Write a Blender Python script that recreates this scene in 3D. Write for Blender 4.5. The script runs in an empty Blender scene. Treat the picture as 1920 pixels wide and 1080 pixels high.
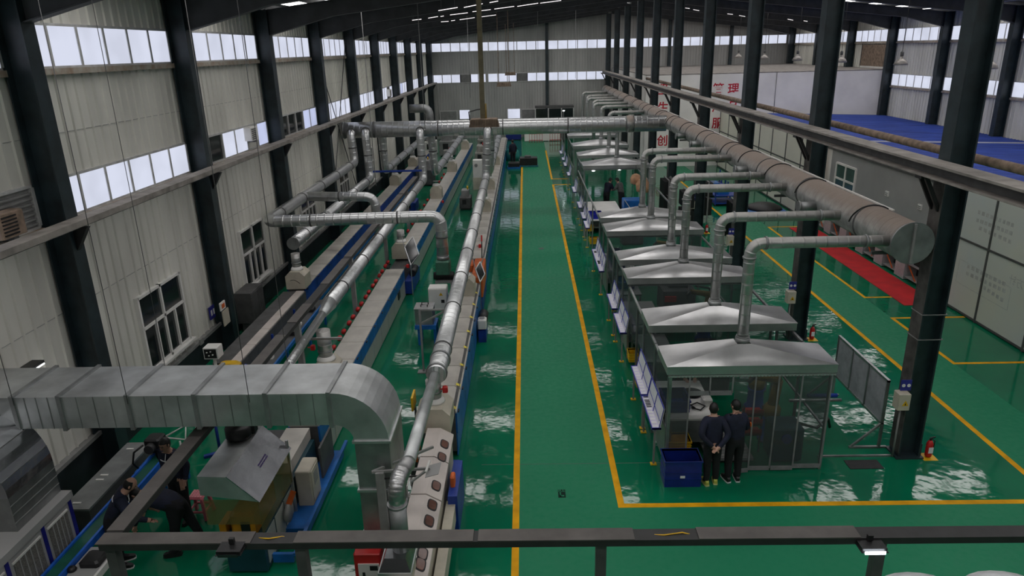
import bpy, bmesh, math, random
from mathutils import Vector, Matrix
random.seed(7)
SC = bpy.context.scene
COL = SC.collection
PI = math.pi

# ------------------------------------------------------------------ camera
F = 1321.03                      # focal length in pixels of the 1920 px frame
PITCH, YAW, ROLL = .3271445, .0243362, -.0252669
CAM = Vector((0, 0, 7.9))
def cam_axes():
    cp, sp = math.cos(PITCH), math.sin(PITCH)
    fw = Vector((-math.sin(YAW) * cp, math.cos(YAW) * cp, -sp))
    rt = Vector((math.cos(YAW), math.sin(YAW), 0))
    up = rt.cross(fw)
    c, s = math.cos(ROLL), math.sin(ROLL)
    return c * rt + s * up, -s * rt + c * up, fw
RT, UP, FW = cam_axes()
cd = bpy.data.cameras.new('camera')
cd.sensor_width = 36; cd.sensor_fit = 'HORIZONTAL'; cd.lens = 36 * F / 1920
cd.clip_end = 300
co = bpy.data.objects.new('camera', cd); COL.objects.link(co)
co.matrix_world = Matrix(((RT.x, UP.x, -FW.x, CAM.x), (RT.y, UP.y, -FW.y, CAM.y), (RT.z, UP.z, -FW.z, CAM.z), (0, 0, 0, 1)))
SC.camera = co
def ray(x, y): return RT * (x - 960) + UP * (540 - y) + FW * F
def atz(x, y, z=0):
    d = ray(x, y); return CAM + d * ((z - CAM.z) / d.z)
def atx(x, y, X):
    d = ray(x, y); return CAM + d * (X / d.x)
def aty(x, y, Y):
    d = ray(x, y); return CAM + d * (Y / d.y)

# ------------------------------------------------------------------ world, exposure
W = bpy.data.worlds.new('overcast'); SC.world = W; W.use_nodes = True
W.node_tree.nodes['Background'].inputs[0].default_value = (.62, .68, .80, 1)
W.node_tree.nodes['Background'].inputs[1].default_value = .6
SC.view_settings.view_transform = 'Standard'
SC.view_settings.look = 'None'
SC.view_settings.gamma = 1
SC.view_settings.use_curve_mapping = False
SC.view_settings.exposure = 0.0
SKYLIGHT = 4.6      # daylight coming through the roof sheets
GLASS = .86         # daylight coming through the milky wall windows

# ------------------------------------------------------------------ materials
MATS = {}
def mat(name, col, rough=.6, metal=0, var=.12, scale=6, bump=0, bscale=40, spec=.5, stretch=None, col2=None, coat=0):
    if name in MATS: return MATS[name]
    m = bpy.data.materials.new(name); m.use_nodes = True
    nt = m.node_tree; N = nt.nodes; L = nt.links
    b = N['Principled BSDF']
    b.inputs['Roughness'].default_value = rough
    b.inputs['Metallic'].default_value = metal
    b.inputs['Specular IOR Level'].default_value = spec
    b.inputs['Coat Weight'].default_value = coat
    tc = N.new('ShaderNodeTexCoord')
    vec = tc.outputs['Object']
    if stretch:
        mp = N.new('ShaderNodeMapping'); mp.inputs['Scale'].default_value = stretch
        L.new(vec, mp.inputs['Vector']); vec = mp.outputs['Vector']
    nz = N.new('ShaderNodeTexNoise'); nz.inputs['Scale'].default_value = scale; nz.inputs['Detail'].default_value = 4
    L.new(vec, nz.inputs['Vector'])
    cr = N.new('ShaderNodeMix'); cr.data_type = 'RGBA'
    c = Vector(col[:3])
    c2 = Vector(col2) if col2 else c * (1 - 2 * var)
    c1 = c if col2 else c * (1 + var)
    cr.inputs[6].default_value = (*c2, 1); cr.inputs[7].default_value = (*[min(1, v) for v in c1], 1)
    rp = N.new('ShaderNodeMapRange'); rp.inputs[1].default_value = .3; rp.inputs[2].default_value = .7
    L.new(nz.outputs['Fac'], rp.inputs[0]); L.new(rp.outputs[0], cr.inputs[0])
    L.new(cr.outputs[2], b.inputs['Base Color'])
    if bump:
        n2 = N.new('ShaderNodeTexNoise'); n2.inputs['Scale'].default_value = bscale; n2.inputs['Detail'].default_value = 3
        L.new(vec, n2.inputs['Vector'])
        bp = N.new('ShaderNodeBump'); bp.inputs['Strength'].default_value = bump; bp.inputs['Distance'].default_value = .05
        L.new(n2.outputs['Fac'], bp.inputs['Height']); L.new(bp.outputs['Normal'], b.inputs['Normal'])
    MATS[name] = m
    return m
def emis(name, col, strength, var=0, scale=1.2, dirt=False):
    if name in MATS: return MATS[name]
    m = bpy.data.materials.new(name); m.use_nodes = True
    N = m.node_tree.nodes; L = m.node_tree.links
    N.remove(N['Principled BSDF'])
    e = N.new('ShaderNodeEmission'); e.inputs[1].default_value = strength
    e.inputs[0].default_value = (*col, 1)
    if var:
        tc = N.new('ShaderNodeTexCoord'); nz = N.new('ShaderNodeTexNoise'); nz.inputs['Scale'].default_value = scale
        gi = N.new('ShaderNodeObjectInfo'); ad = N.new('ShaderNodeVectorMath')
        L.new(tc.outputs['Object'], ad.inputs[0]); L.new(gi.outputs['Location'], ad.inputs[1])
        L.new(ad.outputs[0], nz.inputs['Vector'])
        mx = N.new('ShaderNodeMix'); mx.data_type = 'RGBA'
        mx.inputs[6].default_value = (*[c * (1 - var) for c in col], 1); mx.inputs[7].default_value = (*col, 1)
        mr = N.new('ShaderNodeMapRange'); mr.inputs[1].default_value = .35; mr.inputs[2].default_value = .6
        L.new(nz.outputs['Fac'], mr.inputs[0]); L.new(mr.outputs[0], mx.inputs[0]); L.new(mx.outputs[2], e.inputs[0])
    L.new(e.outputs[0], N['Material Output'].inputs[0])
    MATS[name] = m
    return m
def clear(name, tint, alpha, rough=.12):
    """see-through sheet: mostly lets light straight through, with a glossy film"""
    if name in MATS: return MATS[name]
    m = bpy.data.materials.new(name); m.use_nodes = True
    N = m.node_tree.nodes; L = m.node_tree.links
    b = N['Principled BSDF']; b.inputs['Base Color'].default_value = (*tint, 1)
    b.inputs['Roughness'].default_value = rough; b.inputs['Alpha'].default_value = alpha
    tr = N.new('ShaderNodeBsdfTransparent'); tr.inputs[0].default_value = (*[.6 + .4 * c for c in tint], 1)
    mx = N.new('ShaderNodeMixShader'); mx.inputs[0].default_value = alpha
    b.inputs['Alpha'].default_value = 1
    L.new(tr.outputs[0], mx.inputs[1]); L.new(b.outputs[0], mx.inputs[2])
    L.new(mx.outputs[0], N['Material Output'].inputs[0])
    MATS[name] = m
    return m
def spiral(name, col, pitch, rough=.38, metal=.85, var=.15, dust=0):
    """galvanised spiral duct: fine seams around the tube (uv: v runs along the duct in metres)"""
    m = mat(name, col, rough, metal, var, 5)
    N = m.node_tree.nodes; L = m.node_tree.links; b = N['Principled BSDF']
    uv = N.new('ShaderNodeUVMap'); sx = N.new('ShaderNodeSeparateXYZ'); L.new(uv.outputs[0], sx.inputs[0])
    md = N.new('ShaderNodeMath'); md.operation = 'PINGPONG'; md.inputs[1].default_value = pitch
    L.new(sx.outputs[1], md.inputs[0])
    mr = N.new('ShaderNodeMapRange'); mr.inputs[1].default_value = pitch * .80; mr.inputs[2].default_value = pitch
    L.new(md.outputs[0], mr.inputs[0])
    bp = N.new('ShaderNodeBump'); bp.inputs['Strength'].default_value = .55; bp.inputs['Distance'].default_value = .012
    L.new(mr.outputs[0], bp.inputs['Height']); L.new(bp.outputs['Normal'], b.inputs['Normal'])
    if dust:      # brown dust lying on what faces up
        ge = N.new('ShaderNodeNewGeometry'); sz = N.new('ShaderNodeSeparateXYZ'); L.new(ge.outputs['Normal'], sz.inputs[0])
        d = N.new('ShaderNodeMapRange'); d.inputs[1].default_value = .05; d.inputs[2].default_value = .6; d.inputs[4].default_value = dust
        L.new(sz.outputs[2], d.inputs[0])
        old = b.inputs['Base Color'].links[0].from_socket
        mx = N.new('ShaderNodeMix'); mx.data_type = 'RGBA'; mx.inputs[7].default_value = (.33, .265, .225, 1)
        L.new(d.outputs[0], mx.inputs[0]); L.new(old, mx.inputs[6]); L.new(mx.outputs[2], b.inputs['Base Color'])
        mt = N.new('ShaderNodeMapRange'); mt.inputs[3].default_value = metal; mt.inputs[4].default_value = 0; L.new(d.outputs[0], mt.inputs[0]); L.new(mt.outputs[0], b.inputs['Metallic'])
        rg = N.new('ShaderNodeMapRange'); rg.inputs[3].default_value = rough; rg.inputs[4].default_value = .85; L.new(d.outputs[0], rg.inputs[0]); L.new(rg.outputs[0], b.inputs['Roughness'])
    return m
M_col = mat('dark_green_paint', (.020, .034, .040), .40, 0, .25, 3)
M_beam = mat('dark_steel', (.050, .054, .058), .6, 0, .2, 2)
M_clad = mat('cream_cladding', (.70, .69, .63), .5, 0, .10, 1.1, stretch=(1, 1, .25))
M_cladgrey = mat('grey_cladding', (.40, .40, .385), .55, 0, .10, 1.1, stretch=(1, 1, .25))
M_dado = mat('dark_dado', (.012, .018, .022), .6, 0, .3, 3)
M_frame = mat('aluminium_frame', (.60, .60, .59), .45, .3, .1, 5)
M_rust = mat('rusty_sill', (.44, .42, .37), .7, 0, .3, 5, col2=(.30, .22, .16))
M_pane = emis('milky_pane', (.80, .84, 1.0), GLASS, .12, .9)
M_pane2 = emis('bluish_pane', (.62, .68, .95), GLASS, .22, .7)
M_sky = emis('skylight_sheet', (1.0, .97, .96), SKYLIGHT)
M_roof = mat('roof_underside', (.42, .42, .42), .8, 0, .2, 1)
M_roofsheet = mat('roof_sheet_light', (.13, .13, .13), .8, 0, .2, 1)
M_yellow = mat('yellow_line', (.74, .36, .004), .6, 0, .12, 3, spec=.15)
M_white = mat('white_paint', (.74, .73, .70), .55, 0, .05, 2)
M_offwhite = mat('white_plaster', (.90, .87, .83), .7, 0, .06, .6)
M_cream = mat('cream_sheet', (.52, .48, .39), .42, 0, .10, 2.5)
M_creamtop = mat('cream_cover', (.56, .53, .48), .38, .1, .12, 1.6)
M_blue = mat('machine_blue', (.010, .13, .44), .4, 0, .18, 3)
M_dblue = mat('deep_blue', (.010, .045, .30), .42, 0, .2, 3)
M_crate = mat('crate_blue', (.008, .022, .20), .35, 0, .12, 5)
M_black = mat('black_plastic', (.012, .012, .013), .45, 0, .2, 6)
M_rubber = mat('dark_rubber', (.03, .03, .032), .7, 0, .2, 6)
M_red = mat('signal_red', (.50, .015, .015), .4, 0, .15, 5)
M_orange = mat('orange_paint', (.62, .12, .02), .45, 0, .15, 5)
M_yel = mat('bright_yellow', (.70, .42, .01), .45, 0, .12, 5)
M_galv = mat('galvanised_sheet', (.56, .58, .58), .40, .78, .14, 2.2, bump=.06, bscale=3.5)
M_galvd = mat('galvanised_dull', (.34, .35, .35), .45, .8, .18, 2.5, bump=.04, bscale=4)
M_stain = mat('stainless_sheet', (.40, .41, .43), .20, .95, .10, 1.5, bump=.30, bscale=2.2)
M_steel = mat('bright_steel', (.55, .55, .55), .35, .9, .1, 6)
M_grey = mat('mid_grey_paint', (.25, .25, .245), .5, 0, .12, 4)
M_dgrey = mat('dark_grey_paint', (.085, .085, .085), .55, 0, .15, 4)
M_tray = mat('cable_tray_cover', (.115, .105, .098), .55, .2, .15, 3)
M_brown = mat('brown_dusty', (.26, .19, .14), .8, 0, .25, 6)
M_dust = mat('dusty_steel', (.29, .265, .24), .75, .1, .2, 3)
M_purple = mat('sign_blue', (.03, .03, .26), .4, 0, .1, 5)
M_skin = mat('skin', (.52, .30, .22), .55, 0, .06, 8)
M_hair = mat('black_hair', (.010, .009, .009), .5, 0, .2, 20)
M_navy = mat('navy_cloth', (.010, .014, .036), .85, 0, .25, 9)
M_trouser = mat('black_cloth', (.008, .009, .012), .85, 0, .25, 9)
M_greycloth = mat('grey_cloth', (.12, .12, .12), .85, 0, .2, 9)
M_greenbelt = mat('green_belt', (.006, .09, .06), .5, 0, .15, 4)
M_facade = mat('office_wall', (.33, .33, .325), .6, 0, .06, .8)
M_bluerof = mat('blue_roof', (.040, .090, .42), .45, 0, .22, 1.4, stretch=(.35, 3, 1))
M_glassdark = mat('dark_glass', (.020, .026, .026), .08, 0, .2, 1.0)
M_glassgreen = mat('green_glass', (.07, .12, .11), .10, 0, .15, 1.0)
M_carpet = mat('red_carpet', (.52, .008, .012), .8, 0, .12, 2)
M_pink = mat('pink_plastic', (.75, .18, .24), .4, 0, .1, 8)
M_duct = spiral('spiral_duct', (.60, .61, .61), .13, .30, .85, .06)
M_ductdust = spiral('dusty_duct', (.42, .42, .41), .11, .45, .75, .2, dust=.92)
M_ductb = spiral('branch_duct', (.52, .53, .52), .10, .34, .8, .08, dust=.3)
M_pvc = clear('clear_pvc', (.30, .33, .33), .12, .10)
M_acr = clear('clear_board', (.25, .30, .30), .12, .06)
# ------------------------------------------------------------------ mesh helpers
class MB:
    def __init__(s): s.v = []; s.f = []; s.m = []; s.uv = {}; s.sm = []
    def add(s, vs, fs, m=0, smooth=False):
        o = len(s.v); s.v += [tuple(p) for p in vs]
        for f in fs:
            s.f.append([i + o for i in f]); s.m.append(m); s.sm.append(smooth)
        return s
    def box(s, x0, x1, y0, y1, z0, z1, m=0):
        v = [(x0, y0, z0), (x1, y0, z0), (x1, y1, z0), (x0, y1, z0), (x0, y0, z1), (x1, y0, z1), (x1, y1, z1), (x0, y1, z1)]
        return s.add(v, [(3, 2, 1, 0), (4, 5, 6, 7), (0, 1, 5, 4), (1, 2, 6, 5), (2, 3, 7, 6), (3, 0, 4, 7)], m)
    def cbox(s, c, d, m=0):
        return s.box(c[0] - d[0] / 2, c[0] + d[0] / 2, c[1] - d[1] / 2, c[1] + d[1] / 2, c[2] - d[2] / 2, c[2] + d[2] / 2, m)
    def bbox(s, x0, x1, y0, y1, z0, z1, b=.02, m=0):
        """box with its vertical and top edges chamfered"""
        def ring(z, i): return [(x0 + i + b, y0 + i, z), (x1 - i - b, y0 + i, z), (x1 - i, y0 + i + b, z), (x1 - i, y1 - i - b, z), (x1 - i - b, y1 - i, z), (x0 + i + b, y1 - i, z), (x0 + i, y1 - i - b, z), (x0 + i, y0 + i + b, z)]
        v = ring(z0, 0) + ring(z1 - b, 0) + ring(z1, b)
        f = [tuple(range(7, -1, -1)), tuple(range(16, 24))]
        for k in (0, 8):
            for i in range(8): f.append((k + i, k + (i + 1) % 8, k + 8 + (i + 1) % 8, k + 8 + i))
        return s.add(v, f, m)
    def bar(s, p, q, w, h=None, m=0, up=(0, 0, 1)):
        p, q = Vector(p), Vector(q); h = h or w
        d = (q - p).normalized(); u = Vector(up)
        if abs(d.dot(u)) > .98: u = Vector((0, 1, 0))
        a = d.cross(u).normalized() * w / 2; b = d.cross(a).normalized() * h / 2
        v = [p + a + b, p - a + b, p - a - b, p + a - b, q + a + b, q - a + b, q - a - b, q + a - b]
        return s.add(v, [(3, 2, 1, 0), (4, 5, 6, 7), (0, 1, 5, 4), (1, 2, 6, 5), (2, 3, 7, 6), (3, 0, 4, 7)], m)
    def tube(s, path, r, n=14, m=0, caps=True, smooth=True):
        """round tube along a path; r is a radius or a list of radii; carries uv v = length in metres"""
        P = [Vector(p) for p in path]; k = len(P)
        R = r if isinstance(r, (list, tuple)) else [r] * k
        d0 = (P[1] - P[0]).normalized()
        u = d0.cross(Vector((0, 0, 1)))
        if u.length < .05: u = d0.cross(Vector((0, 1, 0)))
        u.normalize(); rings = []; L = 0; Ls = []
        for i in range(k):
            if i == 0: t = d0
            elif i == k - 1: t = (P[i] - P[i - 1]).normalized()
            else:
                t = ((P[i] - P[i - 1]).normalized() + (P[i + 1] - P[i]).normalized())
                t = t.normalized() if t.length > 1e-6 else (P[i] - P[i - 1]).normalized()
            u = (u - t * u.dot(t)).normalized(); w = t.cross(u)
            rings.append([P[i] + (u * math.cos(2 * PI * j / n) + w * math.sin(2 * PI * j / n)) * R[i] for j in range(n)])
            if i: L += (P[i] - P[i - 1]).length
            Ls.append(L)
        o = len(s.v)
        for g in rings: s.v += [tuple(p) for p in g]
        for i in range(k - 1):
            for j in range(n):
                j2 = (j + 1) % n
                s.uv[len(s.f)] = [(j / n, Ls[i]), ((j + 1) / n, Ls[i]), ((j + 1) / n, Ls[i + 1]), (j / n, Ls[i + 1])]
                s.f.append([o + i * n + j, o + i * n + j2, o + (i + 1) * n + j2, o + (i + 1) * n + j]); s.m.append(m); s.sm.append(smooth)
        if caps:
            s.f.append([o + j for j in range(n)][::-1]); s.m.append(m); s.sm.append(False)
            s.f.append([o + (k - 1) * n + j for j in range(n)]); s.m.append(m); s.sm.append(False)
        return s
    def cyl(s, p, q, r, n=14, m=0, r2=None):
        return s.tube([p, q], [r, r if r2 is None else r2], n, m)
    def ring(s, c, d, r, w, t=.012, n=18, m=0):
        """flat band around a duct at c, axis d"""
        c = Vector(c); d = Vector(d).normalized()
        return s.tube([c - d * w / 2, c + d * w / 2], r + t, n, m)
    def prism(s, poly, axis, a0, a1, m=0):
        """extrude a 2-D polygon along an axis ('x','y','z')"""
        def P(p, a): return {'x': (a, p[0], p[1]), 'y': (p[0], a, p[1]), 'z': (p[0], p[1], a)}[axis]
        n = len(poly); v = [P(p, a0) for p in poly] + [P(p, a1) for p in poly]
        f = [tuple(range(n)), tuple(range(2 * n - 1, n - 1, -1))] + [(i, i + n, (i + 1) % n + n, (i + 1) % n) for i in range(n)]
        return s.add(v, f, m)
    def quad(s, a, b, c, d, m=0): return s.add([a, b, c, d], [(0, 1, 2, 3)], m)
    def lathe(s, prof, c, n=16, m=0, smooth=True):
        c = Vector(c); o = len(s.v)
        for r, z in prof:
            s.v += [(c.x + r * math.cos(2 * PI * j / n), c.y + r * math.sin(2 * PI * j / n), c.z + z) for j in range(n)]
        for i in range(len(prof) - 1):
            for j in range(n):
                s.f.append([o + i * n + j, o + i * n + (j + 1) % n, o + (i + 1) * n + (j + 1) % n, o + (i + 1) * n + j]); s.m.append(m); s.sm.append(smooth)
        s.f.append([o + j for j in range(n)][::-1]); s.m.append(m); s.sm.append(False)
        k = o + (len(prof) - 1) * n
        s.f.append([k + j for j in range(n)]); s.m.append(m); s.sm.append(False)
        return s
    def mesh(s, name, mats):
        me = bpy.data.meshes.new(name); me.from_pydata(s.v, [], s.f)
        for mt in (mats if isinstance(mats, (list, tuple)) else [mats]): me.materials.append(mt)
        me.polygons.foreach_set('material_index', s.m)
        me.polygons.foreach_set('use_smooth', s.sm)
        if s.uv:
            lay = me.uv_layers.new(name='UVMap').data
            for fi, co_ in s.uv.items():
                for li, c in zip(me.polygons[fi].loop_indices, co_): lay[li].uv = c
        bm = bmesh.new(); bm.from_mesh(me); bmesh.ops.recalc_face_normals(bm, faces=bm.faces); bm.to_mesh(me); bm.free()
        me.update()
        return me
    def build(s, name, mats, parent=None, loc=None):
        return place(name, s.mesh(name, mats), parent, loc)
def place(name, me, parent=None, loc=None, rot=None):
    """mesh built in world coordinates (or local, with loc); parts keep their place under the parent"""
    o = bpy.data.objects.new(name, me); COL.objects.link(o)
    if loc is not None: o.location = loc
    if rot is not None: o.rotation_euler = rot
    if parent is not None:
        o.parent = parent; o.matrix_parent_inverse = base_matrix(parent).inverted()
    return o
def base_matrix(o):
    m = Matrix.LocRotScale(o.location, o.rotation_euler, o.scale)
    return base_matrix(o.parent) @ o.matrix_parent_inverse @ m if o.parent else m
def tag(o, label=None, cat=None, group=None, kind=None):
    if label: o['label'] = label
    if cat: o['category'] = cat
    if group: o['group'] = group
    if kind: o['kind'] = kind
    return o
def thing(name, label, cat, loc, group=None):
    o = bpy.data.objects.new(name, None); COL.objects.link(o)
    o.empty_display_size = .2; o.location = loc
    return tag(o, label, cat, group)
def struct(name, loc=(0, 0, 0), label=None):
    o = bpy.data.objects.new(name, None); COL.objects.link(o); o.location = loc
    return tag(o, label, None, None, 'structure')
ORD = ['nearest', 'second', 'third', 'fourth', 'fifth', 'sixth', 'seventh', 'eighth', 'ninth', 'tenth', 'eleventh', 'twelfth', 'thirteenth', 'fourteenth', 'fifteenth', 'sixteenth']
def nth(i): return 'nearest' if i == 0 else ORD[i] + ' nearest'
def arc(c, a, b, r, n=5):
    """points of a quarter bend at corner c, coming from direction a (unit), leaving along b (unit)"""
    c, a, b = Vector(c), Vector(a), Vector(b)
    p0 = c - a * r; ce = p0 + b * r
    return [ce - b * r * math.cos(t * PI / 2 / n) + a * r * math.sin(t * PI / 2 / n) for t in range(n + 1)]
def bent(pts, r, n=5):
    """polyline with rounded right-angle (or any) corners"""
    P = [Vector(p) for p in pts]; out = [P[0]]
    for i in range(1, len(P) - 1):
        a = (P[i] - P[i - 1]).normalized(); b = (P[i + 1] - P[i]).normalized()
        p0 = P[i] - a * r; p1 = P[i] + b * r
        for t in range(n + 1):
            s = t / n
            out.append(p0 * (1 - s) ** 2 + P[i] * 2 * s * (1 - s) + p1 * s * s)
    out.append(P[-1])
    return out
def text_mesh(txt, size, mt, extrude=.004, font_align='CENTER'):
    cu = bpy.data.curves.new('lettering', 'FONT'); cu.body = txt; cu.size = size; cu.extrude = extrude; cu.offset = size * .018 if size > .4 else 0
    cu.align_x = font_align; cu.align_y = 'CENTER'; cu.resolution_u = 2
    o = bpy.data.objects.new('lettering', cu); COL.objects.link(o)
    dg = bpy.context.evaluated_depsgraph_get()
    me = bpy.data.meshes.new_from_object(o.evaluated_get(dg))
    bpy.data.objects.remove(o); bpy.data.curves.remove(cu)
    me.materials.clear(); me.materials.append(mt)
    return me
# ================================================================== SETTING
XL, XR, YN, YF = -8.85, 24.0, -5.5, 67.5
COLY = [12.5 + 6 * k for k in range(-1, 10)]          # frame lines
def zroof(x): return 9.45 + (x - XL) * .118 if x < 7.6 else 9.45 + (XR - x) * .118
T1, T2 = (5.03, 5.82), (7.75, 8.56)                    # the two window bands

# ---- floor: glossy green paint, worn matt in the aisles
def floor_mat(name, c, rough, bump, bscale, c2, spec=.38):
    m = mat(name, c, rough, 0, .1, .5, col2=c2, spec=spec)
    N = m.node_tree.nodes; L = m.node_tree.links; b = N['Principled BSDF']
    tc = N.new('ShaderNodeTexCoord')
    n = N.new('ShaderNodeTexNoise'); n.inputs['Scale'].default_value = bscale; n.inputs['Detail'].default_value = 2.5
    L.new(tc.outputs['Object'], n.inputs['Vector'])
    bp = N.new('ShaderNodeBump'); bp.inputs['Strength'].default_value = bump; bp.inputs['Distance'].default_value = .02
    L.new(n.outputs['Fac'], bp.inputs['Height']); L.new(bp.outputs['Normal'], b.inputs['Normal'])
    n2 = N.new('ShaderNodeTexNoise'); n2.inputs['Scale'].default_value = 9; n2.inputs['Detail'].default_value = 6
    L.new(tc.outputs['Object'], n2.inputs['Vector'])
    r = N.new('ShaderNodeMapRange'); r.inputs[1].default_value = .3; r.inputs[2].default_value = .75
    r.inputs[3].default_value = rough * .75; r.inputs[4].default_value = rough * 1.5
    L.new(n2.outputs['Fac'], r.inputs[0]); L.new(r.outputs[0], b.inputs['Roughness'])
    return m
M_fl = floor_mat('green_floor_gloss', (.003, .168, .078), .055, .15, 3.0, (.003, .122, .062))
M_flw = floor_mat('green_floor_wavy', (.003, .168, .078), .06, .30, 2.8, (.003, .122, .062))
M_fa = floor_mat('green_floor_worn', (.015, .205, .100), .45, .02, 3, (.012, .185, .090), .16)
mb = MB()
xs = [XL, -.30, 1.62, 9.41, 10.87, XR]; ys = [YN, 10.87, YF]
zones = {(0, 0): 0, (0, 1): 0, (1, 0): 1, (1, 1): 1, (2, 0): 1, (2, 1): 2, (3, 0): 1, (3, 1): 1, (4, 0): 1, (4, 1): 0}
for (i, j), m in zones.items():
    mb.quad((xs[i], ys[j], 0), (xs[i + 1], ys[j], 0), (xs[i + 1], ys[j + 1], 0), (xs[i], ys[j + 1], 0), m)
floor = mb.build('floor', [M_fl, M_fa, M_flw]); tag(floor, 'glossy green painted factory floor with worn aisles', kind='structure')
def fline(x0, x1, y0, y1): MB().box(x0, x1, y0, y1, 0, .003).build('floor_line', M_yellow, floor)
fline(-.35, -.23, 5, 51.5)
fline(1.56, 1.68, 10.93, 42.6); fline(1.56, 2.7, 42.6, 42.8); fline(1.56, 1.68, 44.6, 58); fline(1.68, 2.7, 44.6, 44.8)
fline(1.56, 14, 10.81, 10.93)
fline(9.35, 9.47, 6, 10.81); fline(9.35, 9.47, 10.93, 46)
fline(10.82, 10.92, 16.6, 19.9); fline(10.92, 13, 16.6, 16.7); fline(10.92, 13, 19.8, 19.9)
fline(10.85, 10.95, 21.65, 31.25); fline(10.95, 13, 21.65, 21.75); fline(10.95, 13, 31.15, 31.25)
fline(10.88, 10.98, 33.2, 44)
# floor joints
for y in (12.25, 24.3, 36.4): MB().box(-1.0, 2.6, y, y + .012, 0, .001).build('floor_joint', M_dgrey, floor)
# black stencilled mark in the aisle
mk = MB(); a = atz(1046, 918); c = atz(1061, 933)
x0, x1, y1, y0 = a.x, c.x, a.y, c.y
mk.box(x0, x1, y0, y1, 0, .002).build('stencil_square', mat('stencil_dark', (.008, .025, .018), .7, spec=.1), floor)
w, h = x1 - x0, y1 - y0
MB().box(x0 + .2 * w, x0 + .38 * w, y0 + .15 * h, y0 + .68 * h, .002, .003).box(x0 + .2 * w, x0 + .8 * w, y0 + .15 * h, y0 + .30 * h, .002, .003).build('stencil_mark', M_fa, floor)
o_ = text_mesh('AREA', .12, M_fa, .0005); place('stencil_word', o_, floor, ((x0 + x1) / 2, y0 + .84 * h, .0035))
MB().lathe([(.12, 0), (.12, .003)], (atz(1015, 466).x, atz(1015, 466).y, 0)).build('drain_cover', M_dgrey, floor)

# ---- cladding sheets
def corr(u0, u1, z0, z1, fn, period=.30, d=.035):
    """trapezoid-ribbed sheet; fn(u, out, z) -> world point"""
    prof = []; u = u0
    while u < u1 - 1e-6:
        for du, o in ((0, 0), (period * .78, 0), (period * .84, d), (period * .94, d)):
            if u + du <= u1: prof.append((u + du, o))
        u += period
    prof.append((u1, 0))
    v = []; f = []
    for i, (a, o) in enumerate(prof):
        v += [fn(a, o, z0), fn(a, o, z1)]
        if i: f.append((2 * i - 2, 2 * i, 2 * i + 1, 2 * i - 1))
    return MB().add(v, f)
fL = lambda u, o, z: (XL + o, u, z)
fR = lambda u, o, z: (XR - o, u, z)
fF = lambda u, o, z: (u, YF - o, z)
pane_cache = {}
def pane_mesh(w, h, axis, mt):
    k = (round(w, 3), round(h, 3), axis, mt.name)
    if k not in pane_cache:
        b = MB()
        if axis == 'y': b.box(-.008, .008, -w / 2, w / 2, 0, h)
        else: b.box(-w / 2, w / 2, -.008, .008, 0, h)
        pane_cache[k] = b.mesh('pane', mt)
    return pane_cache[k]
WN = [0]
def window(u0, u1, z0, z1, n, fn, axis, kinds=None, label=None, off=.05, sill=True, midrail=None):
    """window band: frame, sill and n panes; kinds per pane: m milky, b bluish, d dark open, v louvre, - nothing"""
    WN[0] += 1
    c = fn((u0 + u1) / 2, 0, z0)
    w = struct('window_%d' % WN[0], c, label)
    s = MB()
    def bx(ua, ub, oa, ob, za, zb):
        p, q = fn(ua, oa, za), fn(ub, ob, zb)
        s.box(min(p[0], q[0]), max(p[0], q[0]), min(p[1], q[1]), max(p[1], q[1]), za, zb)
    bx(u0, u1, 0, .07, z0, z0 + .05); bx(u0, u1, 0, .07, z1 - .05, z1)
    for i in range(n + 1):
        u = u0 + (u1 - u0) * i / n
        bx(u - .036, u + .036, 0, .075, z0 + .05, z1 - .05)
    s.build('frame', M_frame, w)
    if sill:
        s = MB(); bx(u0, u1, .075, .13, z0 - .10, z0 + .01); s.build('sill', M_rust, w)
    pw = (u1 - u0) / n - .05
    for i in range(n):
        k = (kinds or 'm' * n)[i]
        if k == '-': continue
        u = u0 + (u1 - u0) * (i + .5) / n
        p = fn(u, off if k != 'd' else .02, z0 + .05)
        if k == 'v':
            s = MB(); du = pw / 2
            for t in range(7):
                zz = z0 + .08 + t * (z1 - z0 - .15) / 7
                bx(u - du, u + du, .01 + .0, .06, zz, zz + .035)
            bx(u - du, u + du, 0, .012, z0 + .05, z1 - .05)
            s.build('louvre', M_grey, w)
        else:
            place('pane', pane_mesh(pw, z1 - z0 - .10, axis, {'m': M_pane, 'b': M_pane2, 'd': M_glassdark, 'g': M_glassgreen}[k]), w, p)
    return w
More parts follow.
